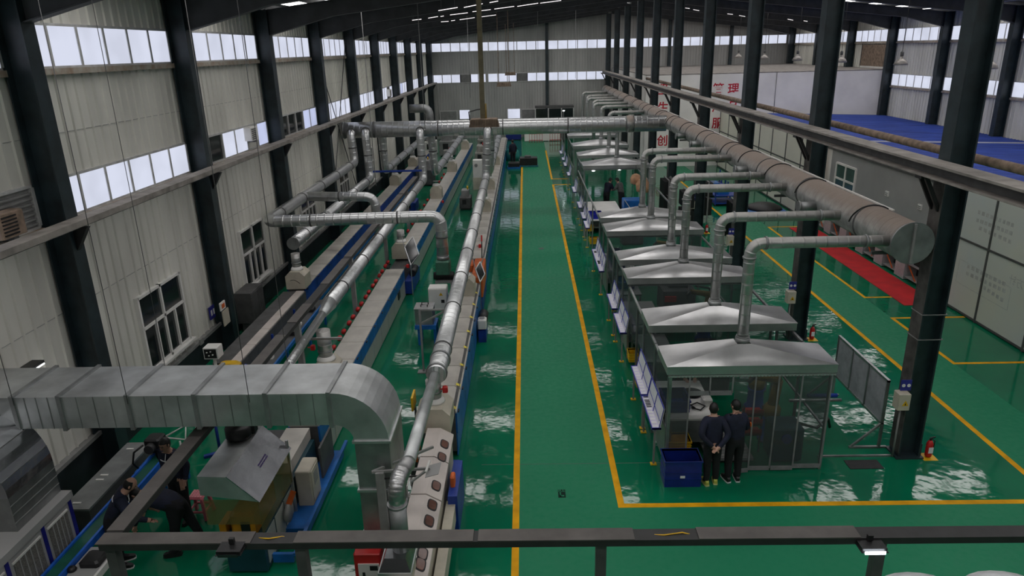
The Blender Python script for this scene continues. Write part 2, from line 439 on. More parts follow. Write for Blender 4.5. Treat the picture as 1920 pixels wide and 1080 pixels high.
# ---- left wall
wl = struct('wall_left', (XL, 30, 0), 'cream ribbed metal cladding wall with two rows of windows')
MB().box(XL - .02, XL - .005, YN, YF, 0, 9.5).build('backing', M_clad, wl)
MB().box(XL, XL + .09, YN, YF, 0, .68).build('dado', M_dado, wl)
MB().box(XL, XL + .13, YN, YF, .68, .76).build('dado_trim', M_grey, wl)
bands = [(.76, T1[0] - .1), (T1[1], T2[0] - .1), (T2[1], 9.5)]
lowk = {-1: 'vvmmmv', 1: 'ddmm-b', 2: 'ddddbb', 4: 'mmmmmm', 5: 'mmmmvm', 6: 'bmmbmm'}
sm_win = {0: (14.75, 16.75), 1: (20.75, 22.7), 2: (26.8, 28.7), 3: (32.8, 34.6), 4: (38.8, 40.6)}
for k in range(-3, 9):
    y0, y1 = 12.5 + 6 * k, 18.5 + 6 * k
    y0 = max(y0, YN); y1 = min(y1, YF)
    for bi, (z0, z1) in enumerate(bands):
        if bi == 0 and k in sm_win:
            a, b = sm_win[k]
            corr(y0, a, z0, z1, fL).build('cladding_sheet', M_clad, wl)
            corr(b, y1, z0, z1, fL).build('cladding_sheet', M_clad, wl)
            corr(a, b, 2.80, z1, fL).build('cladding_sheet', M_clad, wl)
            corr(a, b, z0, .98, fL).build('cladding_sheet', M_clad, wl)
        else:
            corr(y0, y1, z0, z1, fL).build('cladding_sheet', M_clad, wl)
        if bi < 2: # lap joint
            zz = z0 + (z1 - z0) * (.42 if bi else .62)
            MB().box(XL, XL + .012, y0, y1, zz, zz + .012).build('lap_joint', M_cladgrey, wl)
    if k >= -1:
        window(y0 + .22, y1 - .22, *T1, 6, fL, 'y', lowk.get(k), 'lower window band on the left wall')
        window(y0 + .22, y1 - .22, *T2, 6, fL, 'y', None, 'upper window band on the left wall')
for k, (a, b) in sm_win.items():
    WN[0] += 1
    w = struct('window_%d' % WN[0], (XL, a, .98), 'white framed sliding window low in the left wall')
    s = MB()
    for y in (a, b, (a + b) / 2): s.box(XL, XL + .09, y - .035, y + .035, .98, 2.80)
    for z in (.98, 2.0, 2.74): s.box(XL, XL + .09, a, b, z, z + .06)
    for y in (a + .28 * (b - a), a + .74 * (b - a)): s.box(XL + .02, XL + .10, y - .025, y + .025, 1.04, 2.0)
    s.build('frame', M_white, w)
    MB().box(XL, XL + .16, a - .15, b + .15, .92, .98).build('sill', M_white, w)
    for y0, y1 in ((a, (a + b) / 2), ((a + b) / 2, b)):
        for z0, z1 in ((1.04, 2.0), (2.06, 2.74)):
            MB().box(XL + .03, XL + .045, y0 + .035, y1 - .035, z0, z1).build('pane', M_glassdark, w)
# ---- right wall
wr = struct('wall_right', (XR, 40, 0), 'ribbed metal cladding wall on the far right')
MB().box(XR + .005, XR + .02, YN, YF, 0, 9.5).build('backing', M_clad, wr)
for k in range(-3, 9):
    y0, y1 = max(12.5 + 6 * k, YN), min(18.5 + 6 * k, YF)
    for z0, z1 in [(0, T1[0] - .1), (T1[1], T2[0] - .1), (T2[1], 9.5)]:
        corr(y0, y1, z0, z1, fR).build('cladding_sheet', M_clad, wr)
    if k >= 2:
        if k < 6: window(y0 + .22, y1 - .22, *T1, 6, fR, 'y', None, 'lower window band on the right wall')
        window(y0 + .22, y1 - .22, *T2, 6, fR, 'y', None, 'upper window band on the right wall')
    elif k >= -2:
        window(y0 + .22, y1 - .22, *T1, 2, fR, 'y', None, 'lower window band on the right wall'); window(y0 + .22, y1 - .22, *T2, 2, fR, 'y', None, 'upper window band on the right wall')
# ---- far wall
wf = struct('wall_far', (7.6, YF, 0), 'grey ribbed end wall with two window bands')
MB().box(XL, XR, YF + .005, YF + .02, 0, 11.4).build('backing', M_cladgrey, wf)
posts = [XL + .3, 2.05, 7.6, 13.1, 18.6, XR - .3]
for a, b in zip(posts[:-1], posts[1:]):
    for z0, z1 in ((0, T1[0] - .02), (T1[1], T2[0] - .02)):
        corr(a, b, z0, z1, fF, .25).build('cladding_sheet', M_cladgrey, wf)
    zt = max(zroof(a), zroof(b))
    corr(a, b, T2[1], zt, fF, .25).build('cladding_sheet', M_cladgrey, wf)
    if a < 2: window(a + .15, b - .12, *T2, 12, fF, 'x', None, 'upper window band of the end wall', sill=False)
    else: window(a + .12, b - .12, *T2, 6, fF, 'x', None, 'upper window band of the end wall', sill=False)
window(-8.4, -5.9, *T1, 3, fF, 'x', 'mmm', 'lower left windows of the end wall', sill=False)
window(-5.9, -4.95, *T1, 1, fF, 'x', 'v', 'louvre between end wall windows', sill=False)
window(-4.95, -3.55, *T1, 2, fF, 'x', 'mm', 'lower windows of the end wall', sill=False)
window(-3.35, -.7, *T1, 3, fF, 'x', 'mmm', 'lower windows of the end wall', sill=False)
window(-.7, .25, *T1, 1, fF, 'x', 'v', 'louvre between end wall windows', sill=False)
window(.25, 1.95, *T1, 2, fF, 'x', 'mm', 'lower windows of the end wall', sill=False)
window(2.2, 7.4, *T1, 6, fF, 'x', 'mmmmmm', 'lower right windows of the end wall', sill=False)
# ground level openings of the far wall
window(-6.15, -5.15, 1.75, 2.65, 1, fF, 'x', 'm', 'small bright window low in the end wall', sill=False)
window(-1.65, -.45, 1.7, 2.65, 1, fF, 'x', 'm', 'small bright window low in the end wall', sill=False)
for i, (a, b) in enumerate(((-7.9, -6.4), (-.3, .9))):
    d = struct('door_%d' % (i + 1), ((a + b) / 2, YF, 0), 'grey steel door in the end wall')
    MB().box(a, b, YF - .12, YF - .04, 0, 2.5).build('leaf', M_grey, d)
    s = MB(); s.box(a - .08, a, YF - .16, YF - .03, 0, 2.58).box(b, b + .08, YF - .16, YF - .03, 0, 2.58).box(a, b, YF - .16, YF - .03, 2.5, 2.58); s.build('frame', M_frame, d)
# near wall behind the camera
wn = struct('wall_near', (7.6, YN, 0), 'wall behind the viewer')
corr(XL, XR, 0, 11.4, lambda u, o, z: (u, YN + o, z), .6).build('cladding_sheet', M_dgrey, wn)

# ---- roof
ce = struct('ceiling', (7.6, 30, 10), 'dark metal roof with rafters, purlins and translucent sheets')
def slope(xa, xb, y0, y1, dz=0, th=.04):
    m = MB(); v = []
    for x in (xa, xb):
        for y in (y0, y1):
            for z in (0, th): v.append((x, y, zroof(x) + dz + z))
    m.add(v, [(0, 1, 3, 2), (4, 6, 7, 5), (0, 4, 5, 1), (2, 3, 7, 6), (0, 2, 6, 4), (1, 5, 7, 3)])
    return m
SKY_OFF, SKY_W = 1.05, 1.15
ycuts = [YN]
for k in range(-3, 9):
    a = 12.5 + 6 * k + SKY_OFF; ycuts += [a, a + SKY_W]
ycuts.append(YF)
for side, (xa, xb) in enumerate(((XL, 7.6), (7.6, XR))):
    for i in range(len(ycuts) - 1):
        y0, y1 = ycuts[i], ycuts[i + 1]
        if y1 <= YN: continue
        if i % 2 == 0: slope(xa, xb, y0, y1).build('roof_sheet', M_roof, ce)
        else:
            m_ = .6
            if side == 0: slope(xa + m_, xb - m_, y0, y1).build('skylight', M_sky, ce); slope(xa, xa + m_, y0, y1).build('roof_sheet', M_roof, ce); slope(xb - m_, xb, y0, y1).build('ridge_sheet', M_roof, ce)
            else: slope(xa + m_, xb - m_, y0, y1).build('skylight', M_sky, ce); slope(xb - m_, xb, y0, y1).build('roof_sheet', M_roof, ce); slope(xa, xa + m_, y0, y1).build('ridge_sheet', M_roof, ce)
pm = MB().box(-.035, .035, YN, YF, -.22, -.005).mesh('purlin', M_beam)
for i in range(11):
    for x in (XL + .4 + i * 1.5, XR - .4 - i * 1.5):
        place('purlin', pm, ce, (x, 0, zroof(x)))
# ---- rafters and columns
def rafter(y, left, label):
    r = thing('roof_beam', label, 'beam', (0 if left else 15, y, 9), 'portal frame roof beams')
    xa, xk, xb = (-8.35, -6.2, 7.45) if left else (23.5, 21.4, 7.75)
    top = [(xa, zroof(xa) - .02), (xb, zroof(xb) - .22)]
    lo = [(xb, zroof(xb) - .75), (xk, zroof(xk) - .70), (xa, zroof(xa) - 1.0)]
    top = [(xa, zroof(xa) - .23), (xb, zroof(xb) - .23)]
    MB().prism(top + lo, 'y', y - .012, y + .012).build('web', M_beam, r)
    m = MB()
    for p, q in ((lo[0], lo[1]), (lo[1], lo[2])): m.bar((p[0], y, p[1]), (q[0], y, q[1]), .24, .025)
    m.build('lower_flange', M_beam, r)
    MB().bar((top[0][0], y, top[0][1]), (top[1][0], y, top[1][1]), .24, .025).build('upper_flange', M_beam, r)
def column(x0, x1, y, z1, label, group, face_top=0):
    c = thing('steel_column', label, 'column', ((x0 + x1) / 2, y, 0), group)
    hw = .175
    MB().box(x0, x0 + .03, y - hw, y + hw, .03, z1).build('flange', M_col, c)
    MB().box(x1 - .03, x1, y - hw, y + hw, .03, z1).build('flange', M_col, c)
    MB().box(x0 + .03, x1 - .03, y - .012, y + .012, .03, z1).build('web', M_col, c)
    MB().box(x0 - .06, x1 + .06, y - hw - .06, y + hw + .06, 0, .03).build('base_plate', M_col, c)
    m = MB()
    for yy in (-.12, 0, .12):
        m = MB().prism([(y + yy - .01, .03), (y + yy + .01, .03), (y + yy + .01, .28), (y + yy - .01, .28)], 'x', x1, x1 + .05); m.build('gusset', M_col, c)
    if face_top:  # thin plate of a lighter tone over the left flange face
        MB().box(x0 - .012, x0, y - hw, y + hw, .1, face_top).build('pale_flange_face', mat('flange_grey', (.085, .08, .075), .7, 0, .3, 4), c)
    return c
for i, y in enumerate(COLY):
    n = nth(i)
    column(-8.80, -8.33, y, zroof(-8.4) - .2, 'dark steel column on the left window wall, %s to the camera' % n, 'left wall columns')
    if y > 10:
        column(7.30, 7.72, y, zroof(7.6) - .75, 'tall dark steel column in the middle row, %s to the camera' % nth(i - 1), 'middle row columns', face_top=5.5)
    if y > 30:
        column(23.45, 23.95, y, zroof(23.7) - .2, 'dark steel column on the right wall, %s of those in view' % nth(i - 4), 'right wall columns')
    if y > 10:
        rafter(y, True, 'dark steel roof beam over the left bay, %s to the camera' % nth(i - 1))
        rafter(y, False, 'dark steel roof beam over the right bay, %s to the camera' % nth(i - 1))
for i, x in enumerate(posts[1:-1]):
    if abs(x - 7.6) < .1: continue
    o = MB().box(x - .13, x + .13, YF - .3, YF - .04, 0, zroof(x) - .25).build('wall_post', M_col)
    tag(o, ['dark steel post between the end wall windows, left of the middle columns', '', 'slim dark post on the end wall above the white block, left one', 'slim dark post on the end wall above the white block, right one'][i], 'post', 'end wall posts')
# cross bracing on the left wall
br = thing('wall_brace', 'thin dark crossed bracing rods on the left wall between two columns', 'brace', (XL + .3, 33, 0))
MB().bar((XL + .10, 30.7, 8.5), (XL + .10, 36.3, .9), .03).build('rod', M_beam, br)
MB().bar((XL + .14, 36.3, 8.5), (XL + .14, 30.7, .9), .03).build('rod', M_beam, br)
# ---- crane rails
ra = thing('crane_rail', 'dusty grey rail beam along the left window wall', 'rail', (-8.15, 36, 5))
MB().box(-8.33, -8.02, 2, 67, 5.13, 5.16).build('top_flange', M_dust, ra)
MB().box(-8.20, -8.16, 2, 67, 4.99, 5.13).build('web', M_dgrey, ra)
MB().box(-8.06, -8.02, 2, 67, 5.05, 5.13).build('lip', M_dust, ra)
for y in COLY:
    MB().prism([(-8.33, 4.99), (-8.06, 4.99), (-8.33, 4.55)], 'y', y - .06, y + .06).build('bracket', M_black, ra)
rb = thing('crane_rail', 'dusty brown rail beam along the middle columns', 'rail', (7.1, 36, 5.8))
MB().box(6.88, 7.28, 2, 67, 5.84, 5.88).build('top_flange', M_dust, rb)
MB().box(7.06, 7.10, 2, 67, 5.66, 5.84).build('web', M_dgrey, rb)
MB().box(6.88, 7.28, 2, 67, 5.63, 5.66).build('lower_flange', M_dust, rb)
for y in COLY[1:]:
    s = MB()
    for yy in (-.1, .1): s.bar((6.98, y + yy, 5.62), (7.3, y + yy, 5.0), .05, .07)
    s.bar((6.9, y, 5.6), (7.3, y, 5.6), .2, .06)
    s.build('bracket', M_black, rb)
o = MB().tube([(8.06, 2, 5.84), (8.06, 48.6, 5.84)], .085, 12).build('service_pipe', M_brown)
tag(o, 'long dusty brown pipe running beside the rail on the middle columns', 'pipe')

# ---- white block (mezzanine) on the right
YM = 48.7
wm = struct('wall_mezzanine', (16, YM, 0), 'white painted wall of the inner block with red characters')
MB().box(8.05, XR, YM, YM + .2, 0, 6.0).build('front_wall', M_offwhite, wm)
MB().box(8.05, 8.25, YM + .2, YF, 0, 6.0).build('side_wall', M_offwhite, wm)
MB().box(8.05, XR, YM, YF, 6.0, 6.06).build('roof_slab', M_dust, wm)
for x in (16.6, 19.6): MB().cyl((x, YM - .03, 3.2), (x, YM - .03, 6.0), .02, 6).build('conduit', M_grey, wm)
M_redtxt = mat('red_lettering', (.55, .01, .03), .5, 0, .05, 3)
for ch, px, py in (('坚', 1243, 169), ('生', 1243, 203), ('创', 1242, 265), ('管', 1347, 168), ('理', 1375, 168), ('产', 1346, 201), ('品', 1374, 201), ('服', 1345, 232), ('务', 1372, 232), ('业', 1371, 264)):
    p = aty(px, py, YM)
    place('painted_character', text_mesh(ch, .76, M_redtxt, .004), wm, (p.x, YM - .006, p.z), (PI / 2, 0, 0))
# side wall window frames of the block, towards the hall
for y in (50.6, 53.4, 56.2, 59.0, 61.8, 64.6):
    MB().box(8.02, 8.05, y - .03, y + .03, 2.6, 5.7).build('side_frame', M_grey, wm)
MB().box(8.02, 8.05, 49, 67, 3.4, 3.46).build('side_rail', M_grey, wm)

# ---- office with blue roof
XO = 13.45
wo = struct('wall_office', (XO, 26, 0), 'plain grey office wall under the blue roof')
MB().box(XO, XO + .15, 21.6, 31.4, 0, 3.42).build('facade', M_facade, wo)
MB().box(XO - .06, XO + .2, 2, 48.6, 3.40, 3.50).build('eaves_trim', M_dgrey, wo)
MB().box(XO + .01, XO + .12, 31.4, YM, 0, 3.4).build('rear_facade', M_offwhite, wo)
MB().box(XO + .01, XO + .12, 2, 21.6, 0, 3.4).build('near_facade', M_facade, wo)
for px, py in ((1664, 363), (1726, 388)):
    p = atx(px, py, XO); MB().box(XO - .04, XO, p.y - .12, p.y + .12, p.z - .09, p.z + .09).build('vent_plate', M_white, wo)
    for t in range(2): MB().box(XO - .05, XO - .04, p.y - .09, p.y + .09, p.z - .05 + t * .06, p.z - .03 + t * .06).build('vent_slot', M_dgrey, wo)
WN[0] += 1
ow = struct('window_%d' % WN[0], (XO, 29.5, 1.9), 'four pane office window with green tinted glass')
a, b, z0, z1 = 28.9, 30.75, 1.78, 2.92
s = MB()
for y in (a, b, (a + b) / 2): s.box(XO - .06, XO, y - .05, y + .05, z0, z1)
for z in (z0, z0 + .52, z1): s.box(XO - .065, XO, a, b, z - .04, z + .04)
s.build('frame', M_white, ow)
for y0, y1 in ((a, (a + b) / 2), ((a + b) / 2, b)):
    for q0, q1 in ((z0, z0 + .52), (z0 + .52, z1)):
        MB().box(XO - .03, XO - .015, y0 + .05, y1 - .05, q0 + .04, q1 - .04).build('pane', M_glassgreen, ow)
br_ = thing('blue_roof', 'bright blue ribbed metal roof over the offices', 'roof', (18, 26, 3.2))
zb = lambda x: 3.50 - (x - 13.4) * .038
n_ = 0
for k in range(9):      # sheets laid side by side, ribs running down the slope
    y0 = 3.5 + k * 5.01; y1 = y0 + 5.0
    prof = []; u = y0
    while u < y1 - .01:
        prof += [(u, 0), (u + .19, 0), (u + .205, .035), (u + .235, .035)]; u += .25
    prof.append((y1, 0))
    v = []; f = []
    for i, (u, o) in enumerate(prof):
        v += [(13.4, u, zb(13.4) + o), (23.9, u, zb(23.9) + o)]
        if i: f.append((2 * i - 2, 2 * i, 2 * i + 1, 2 * i - 1))
    MB().add(v, f).build('roof_sheet', M_bluerof, br_)
for (p, q) in (((15.2, 18, 0), (23.6, 31, 0)), ((14.0, 33, 0), (23.7, 33.4, 0))):
    o = MB().bar((p[0], p[1], zb(p[0]) + .08), (q[0], q[1], zb(q[0]) + .08), .05).build('white_conduit', M_white)
    tag(o, 'thin white conduit lying diagonally on the blue roof' if p[1] == 18 else 'thin white conduit lying straight across the blue roof', 'conduit')
# ---- partition boards (translucent printed boards in steel frames)
M_board = mat('milky_board', (.66, .66, .57), .45, 0, .06, .5, col2=(.58, .62, .62))
M_boardw = mat('pale_board', (.80, .77, .67), .5, 0, .06, .5)
M_faint = mat('faint_print', (.50, .51, .49), .5)
XP = 13.03
def partition(y0, n, w, zc, z1, label, bm, groupn):
    t = thing('board_partition', label, 'partition', (XP, y0 + n * w / 2, 0), groupn)
    for i in range(n + 1): MB().box(XP - .04, XP + .04, y0 + i * w - .03, y0 + i * w + .03, 0, z1).build('post', M_dgrey, t)
    for z in (.06, zc, z1): MB().box(XP - .035, XP + .035, y0, y0 + n * w, z - .03, z + .03).build('rail', M_dgrey, t)
    for i in range(n):
        for za, zb_ in ((.09, zc - .03), (zc + .03, z1 - .03)):
            MB().box(XP - .012, XP + .012, y0 + i * w + .03, y0 + (i + 1) * w - .03, za, zb_).build('board', bm, t)
    return t
pt = partition(13.15, 4, 2.08, 2.2, 4.15, 'framed milky boards with faint mirrored print beside the near column', M_board, 'framed board partitions')
# mirrored faint print seen through the near boards
def faint(px, py, w, h): 
    p = atx(px, py, XP - .014); MB().box(XP - .0135, XP - .0125, p.y - w / 2, p.y + w / 2, p.z - h / 2, p.z + h / 2).build('faint_print', M_faint, pt)
rr = random.Random(3)
for (ax, ay, bx_, by_, n) in ((1836, 398, 1898, 422, 9), (1833, 413, 1895, 437, 9), (1838, 428, 1893, 453, 7), (1816, 500, 1882, 532, 9), (1814, 513, 1882, 545, 9), (1846, 540, 1878, 562, 5)):
    for i in range(n):
        t_ = i / (n - 1); faint(ax + (bx_ - ax) * t_, ay + (by_ - ay) * t_, .10 + .05 * rr.random(), .11)
p = atx(1906, 530, XP); place('faint_print', text_mesh('方针', .30, M_faint, .0005), pt, (XP - .0135, p.y, p.z), (PI / 2, 0, PI / 2))
# thin printed outline
q = [atx(*c_, XP - .013) for c_ in ((1800, 485), (1896, 540), (1888, 582), (1792, 527))]
s = MB()
for i in range(4): s.bar(q[i], q[(i + 1) % 4], .012, .003, up=(1, 0, 0))
s.build('printed_outline', M_faint, pt)
partition(31.7, 8, 2.08, 2.35, 3.75, 'row of pale framed boards behind the main exhaust duct, beyond the office', M_boardw, 'framed board partitions')
# ---- pendant lamps over the right bay
def pendant(i):
    y = 25.7 + 6 * i; z = 6.85
    l = thing('pendant_lamp', 'bell shaped pendant lamp over the right bay, %s to the camera' % nth(i), 'lamp', (16, y, z), 'bell lamps over the right bay')
    MB().lathe([(.27, 0), (.29, .02), (.25, .12), (.16, .22), (.07, .27), (.06, .36)], (16, y, z), 18).build('shade', mat('dull_shade', (.30, .28, .26), .45, .6), l)
    MB().lathe([(.06, .36), (.07, .38), (.07, .52), (.03, .56)], (16, y, z), 12).build('ballast', M_dgrey, l)
    MB().lathe([(.05, .06), (.08, .10), (.05, .20)], (16, y, z), 10).build('bulb', M_white, l)
    MB().cyl((16, y, z + .55), (16, y, zroof(16) - .005), .012, 6).build('cord', M_black, l)
for i in range(6): pendant(i)

# ---- glowing strips added for bright dashes under the roof, with made-up rods
M_strip = emis('glow_strip', (1, .93, .95), 1.6)
rows = (('front row', [(822, 20, 858, 14), (870, 14, 905, 7), (918, 5, 934, 2)]), ('middle row', [(773, 38, 790, 36), (803, 34, 821, 31), (826, 31, 832, 30), (844, 28, 877, 24), (886, 22, 920, 18), (927, 17, 964, 12), (970, 12, 1009, 6), (1013, 6, 1052, 1)]), ('back row', [(827, 41, 841, 40), (846, 39, 853, 38), (862, 37, 890, 33), (899, 32, 930, 28)]), ('right bay row', [(1285, 15, 1293, 16), (1300, 18, 1311, 20), (1364, 26, 1374, 27), (1386, 29, 1397, 31), (1477, 36, 1487, 38), (1507, 39, 1514, 40)]))
for rn, L in rows:
    for i, (ax, ay, bx_, by_) in enumerate(L):
        def hit(px, py):
            d = ray(px, py); best = None
            for t in [k * .0002 for k in range(20, 600)]:
                p = CAM + d * t
                if p.z > zroof(p.x) - .84: best = p; break
            return best
        a, b = hit(ax, ay), hit(bx_, by_)
        if a is None or b is None: continue
        Y = min((a.y + b.y) / 2, YF - 2); a, b = aty(ax, ay, Y), aty(bx_, by_, Y)
        t = thing('added_strip', 'thin added glowing strip under the roof, %s, %s from the left' % (rn, ('first', 'second', 'third', 'fourth', 'fifth', 'sixth', 'seventh', 'eighth')[i]), 'lamp', (a + b) / 2, 'added glowing strips under the roof')
        MB().bar(a, b, .06, .018).build('tube', M_strip, t)
        MB().bar(a + Vector((0, 0, .022)), b + Vector((0, 0, .022)), .07, .02).build('housing', M_beam, t)
        for q in (.15, .85):
            c = a.lerp(b, q); MB().cyl((c.x, c.y, c.z + .04), (c.x, c.y, zroof(c.x) - .01), .008, 6).build('rod', M_beam, t)
# ================================================================== DUCTS
def duct(name, label, cat, path, r, mt, collars=0, group=None, n=18, bend=None, base=None, strap=M_dgrey, every=2.4):
    pts = bent(path, bend) if bend else [Vector(p) for p in path]
    t = thing(name, label, cat, base or path[0], group)
    MB().tube(pts, r, n).build('tube', mt, t)
    if collars:
        acc = 0; P = [Vector(p) for p in path]
        for a, b in zip(P[:-1], P[1:]):
            L = (b - a).length; d = (b - a).normalized(); k = max(1, int(L / every))
            for i in range(k):
                f = (i + .5) / k
                MB().ring(a + (b - a) * f, d, r, .05, .014, n).build('collar', strap, t)
    return t
YC, ZC = 34.0, 4.42
cd_ = duct('cross_duct', 'big silver spiral duct crossing the hall from wall to main duct', 'duct', [(-8.72, YC, ZC), (6.6, YC, ZC)], .37, M_duct, 1, n=28, every=3)
MB().ring((-8.6, YC, ZC), (1, 0, 0), .37, .05, .03, 28).build('end_flange', M_galvd, cd_)
MB().ring((4.9, YC, ZC), (1, 0, 0), .37, .30, .02, 28).build('sleeve', M_ductdust, cd_)
XM, ZM = 6.87, 4.44
md_ = duct('main_exhaust_duct', 'long fat dusty exhaust duct along the middle columns', 'duct', [(XM, 12.3, ZM), (XM, 62, ZM)], .36, M_ductdust, 1, n=28, every=3)
MB().lathe([(.385, -.02), (.385, .02)], (0, 0, 0), 28).build('end_cap', M_galvd, md_)
o = [c for c in md_.children if c.name.startswith('end_cap')][0]
o.rotation_euler = (PI / 2, 0, 0); o.location = (XM, 12.29, ZM)
MB().box(XM - .02, XM + .02, 12.24, 12.27, ZM - .36, ZM + .36).build('cap_strip', M_grey, md_)
MB().box(XM + .20, XM + .24, 13.5, 22, ZM + .31, ZM + .34).build('cable_strip', M_white, md_)
MB().box(XM + .20, XM + .24, 24, 40, ZM + .31, ZM + .34).build('cable_strip', M_white, md_)
for y in (13.6, 16.6, 18.9, 21.4, 23.5, 27, 30, 33, 36, 40, 44, 48):       # black cables looped over the duct
    pts = [(XM + .38 * math.cos(a), y + .35 * (a - .6) / 2.2, ZM + .38 * math.sin(a)) for a in [.5 + i * .24 for i in range(12)]]
    MB().tube(pts, .014, 6).build('cable', M_black, md_)
for y in (15.8, 20.9, 26.8, 29.4):
    MB().tube([(XM - .34, y, ZM - .08), (XM - .72, y, ZM - .08)], .11, 14).build('stub', M_galvd, md_)
    MB().tube([(XM - .70, y, ZM - .08), (XM - .74, y, ZM - .08)], .135, 14).build('stub_flange', M_galvd, md_)
for y in (13.1, 18.6, 24.6, 30.6, 36.6, 42.6, 48.6, 54.6):   # hangers to the columns
    MB().bar((XM - .3, y, ZM - .40), (7.3, y, ZM - .40), .06).build('support_arm', M_dgrey, md_)

# ---- risers and the long oven ducts
def run(name, label, pts, r, mt=M_duct, collars=True, bend=.35, every=2.2): return duct(name, label, 'duct', pts, r, mt, collars, 'oven ducts', bend=bend, every=every)
ra_ = run('oven_duct', 'leftmost spiral duct from the cross duct, bending across the left machines to a fan', [(-8.18, YC - .3, ZC - .05), (-8.18, YC - .62, ZC - .05), (-8.1, YC - .62, 2.98), (-8.1, 21.35, 2.98), (-2.72, 21.7, 2.97), (-2.72, 21.7, 1.62)], .19)
run('oven_duct', 'short branch duct bending down over the left oven', [(-8.1, 25.3, 2.98), (-5.55, 25.3, 2.92), (-5.5, 25.3, 1.3)], .17)
dA = run('oven_duct', 'capped duct above the oven beside the left wall', [(-7.5, YC - .3, ZC - .02), (-7.5, YC - .58, ZC - .02), (-7.42, YC - .58, 2.22), (-7.42, 21.5, 2.22)], .19)
MB().ring((-7.42, 21.48, 2.22), (0, 1, 0), .19, .04, .015).build('end_cap', M_galvd, dA)
dB = run('oven_duct', 'long duct above the middle oven, tapering to a thin pipe', [(-4.94, YC - .3, ZC - .05), (-4.94, YC - .58, ZC - .05), (-4.9, YC - .58, 2.1), (-4.9, 16.2, 2.08)], .185)
MB().tube([(-4.9, 16.2, 2.08), (-4.9, 15.55, 2.04)], [.185, .10], 18).build('reducer', M_galv, dB)
MB().tube([(-4.9, 15.55, 2.04), (-4.75, 10.6, 2.02)], .095, 14).build('thin_pipe', M_duct, dB)
dC = run('oven_duct', 'long duct above the aisle side oven, running toward the camera', [(-1.77, YC - .3, ZC - .05), (-1.77, YC - .58, ZC - .05), (-1.92, YC - .58, 2.1), (-1.77, 12.05, 2.1)], .185)
for y in (12.15, 12.75): MB().ring((-1.77, y, 2.1), (0, 1, 0), .19, .05, .02).build('joint_ring', M_galvd, dC)
YV = 7.75; vt = aty(745, 945, YV); vb = aty(745, 1028, YV)
sp0, sp1 = Vector((-1.80, 12.2, 2.06)), aty(766, 866, 8.25)
MB().tube([sp0, sp1], .095, 14).build('thin_pipe', M_galv, dC)
fx = bent([sp1, (vt.x, YV, sp1.z + .02), (vt.x, YV, vt.z - .05)], .24, 8)
rr_ = []
pts = []
for i in range(len(fx) - 1):
    for s_ in range(4):
        pts.append(fx[i].lerp(fx[i + 1], s_ / 4)); rr_.append(.115 if s_ % 2 else .098)
pts.append(fx[-1]); rr_.append(.1)
MB().tube(pts, rr_, 14).build('flexible_elbow', M_steel, dC)
MB().tube([(vt.x, YV, vt.z), (vt.x, YV, vb.z - .02)], .115, 16).build('lower_pipe', M_galvd, dC)
MB().ring((vt.x, YV, vt.z), (0, 0, 1), .115, .03, .02).build('joint_ring', M_galvd, dC)
# far side of the cross duct
run('oven_duct', 'riser behind the cross duct with a long duct over the far left oven', [(-7.0, YC + .3, ZC - .1), (-7.0, YC + .7, ZC - .1), (-6.95, YC + .7, 2.35), (-6.95, 53, 2.3)], .19)
run('oven_duct', 'riser behind the cross duct with a long duct over the far middle oven', [(-4.6, YC + .3, ZC - .1), (-4.6, YC + .7, ZC - .1), (-4.5, YC + .7, 2.2), (-4.45, 56, 2.2)], .19)
run('oven_duct', 'riser behind the cross duct with a long duct over the far aisle side oven', [(-1.62, YC + .3, ZC - .1), (-1.62, YC + .7, ZC - .1), (-1.82, YC + .7, 2.2), (-1.85, 57, 2.2)], .19)
o = MB().box(-7.2, -4.9, 33.0, 33.08, 2.55, 2.63).build('tie_bar', M_dblue); tag(o, 'dark blue bar tying two riser ducts together below the cross duct', 'bar')
run('oven_duct', 'grey bent duct rising in the far left corner', [(-8.3, 52, 4.0), (-6.9, 52, 4.0), (-6.9, 52, 2.0)], .3, M_galvd, False, .5)

# ---- square fresh-air duct in the foreground
sd = thing('square_duct', 'big square galvanised duct crossing the lower left and bending down', 'duct', (-5, 9.7, 0))
Z0, Z1, Y0, Y1 = 2.68, 3.2, 9.2, 10.25
jx = [-8.8, -7.65, -6.95, -5.93, -4.93, -3.88, -2.95]
for a, b in zip(jx[:-1], jx[1:]):
    MB().box(a + .015, b - .015, Y0, Y1, Z0, Z1).build('duct_section', M_galv, sd)
    m = MB()
    for k in range(1, 4):      # standing seams on the front and top
        x = a + (b - a) * k / 4
        m = MB().box(x - .006, x + .006, Y0 - .008, Y0, Z0, Z1); m.build('seam', M_galvd, sd)
    MB().box(b - .03, b + .03, Y0 - .03, Y1 + .03, Z0 - .03, Z1 + .03).build('flange', M_galvd, sd)
# bend: outer radius .86 about (-2.95, Z0-.28)
cx, cz, ri, ro = -2.92, Z0 - .28, .30, .86
ro_ = Z1 - cz; ri_ = Z0 - cz
k = 10; poly = [(cx + ro_ * math.sin(i * PI / 2 / k), cz + ro_ * math.cos(i * PI / 2 / k)) for i in range(k + 1)] + [(cx + ri_ * math.sin(i * PI / 2 / k), cz + ri_ * math.cos(i * PI / 2 / k)) for i in range(k, -1, -1)]
n2 = 2 * (k + 1); v = [(p[0], Y0, p[1]) for p in poly] + [(p[0], Y1, p[1]) for p in poly]
f = [(i, i + 1, n2 - 2 - i, n2 - 1 - i) for i in range(k)] + [(n2 + i, n2 + n2 - 1 - i, n2 + n2 - 2 - i, n2 + i + 1) for i in range(k)] + [(i, (i + 1) % n2, (i + 1) % n2 + n2, i + n2) for i in range(n2)]
MB().add(v, f, smooth=False).build('bend', M_galv, sd)
lx0, lx1 = cx + ri_, cx + ro_
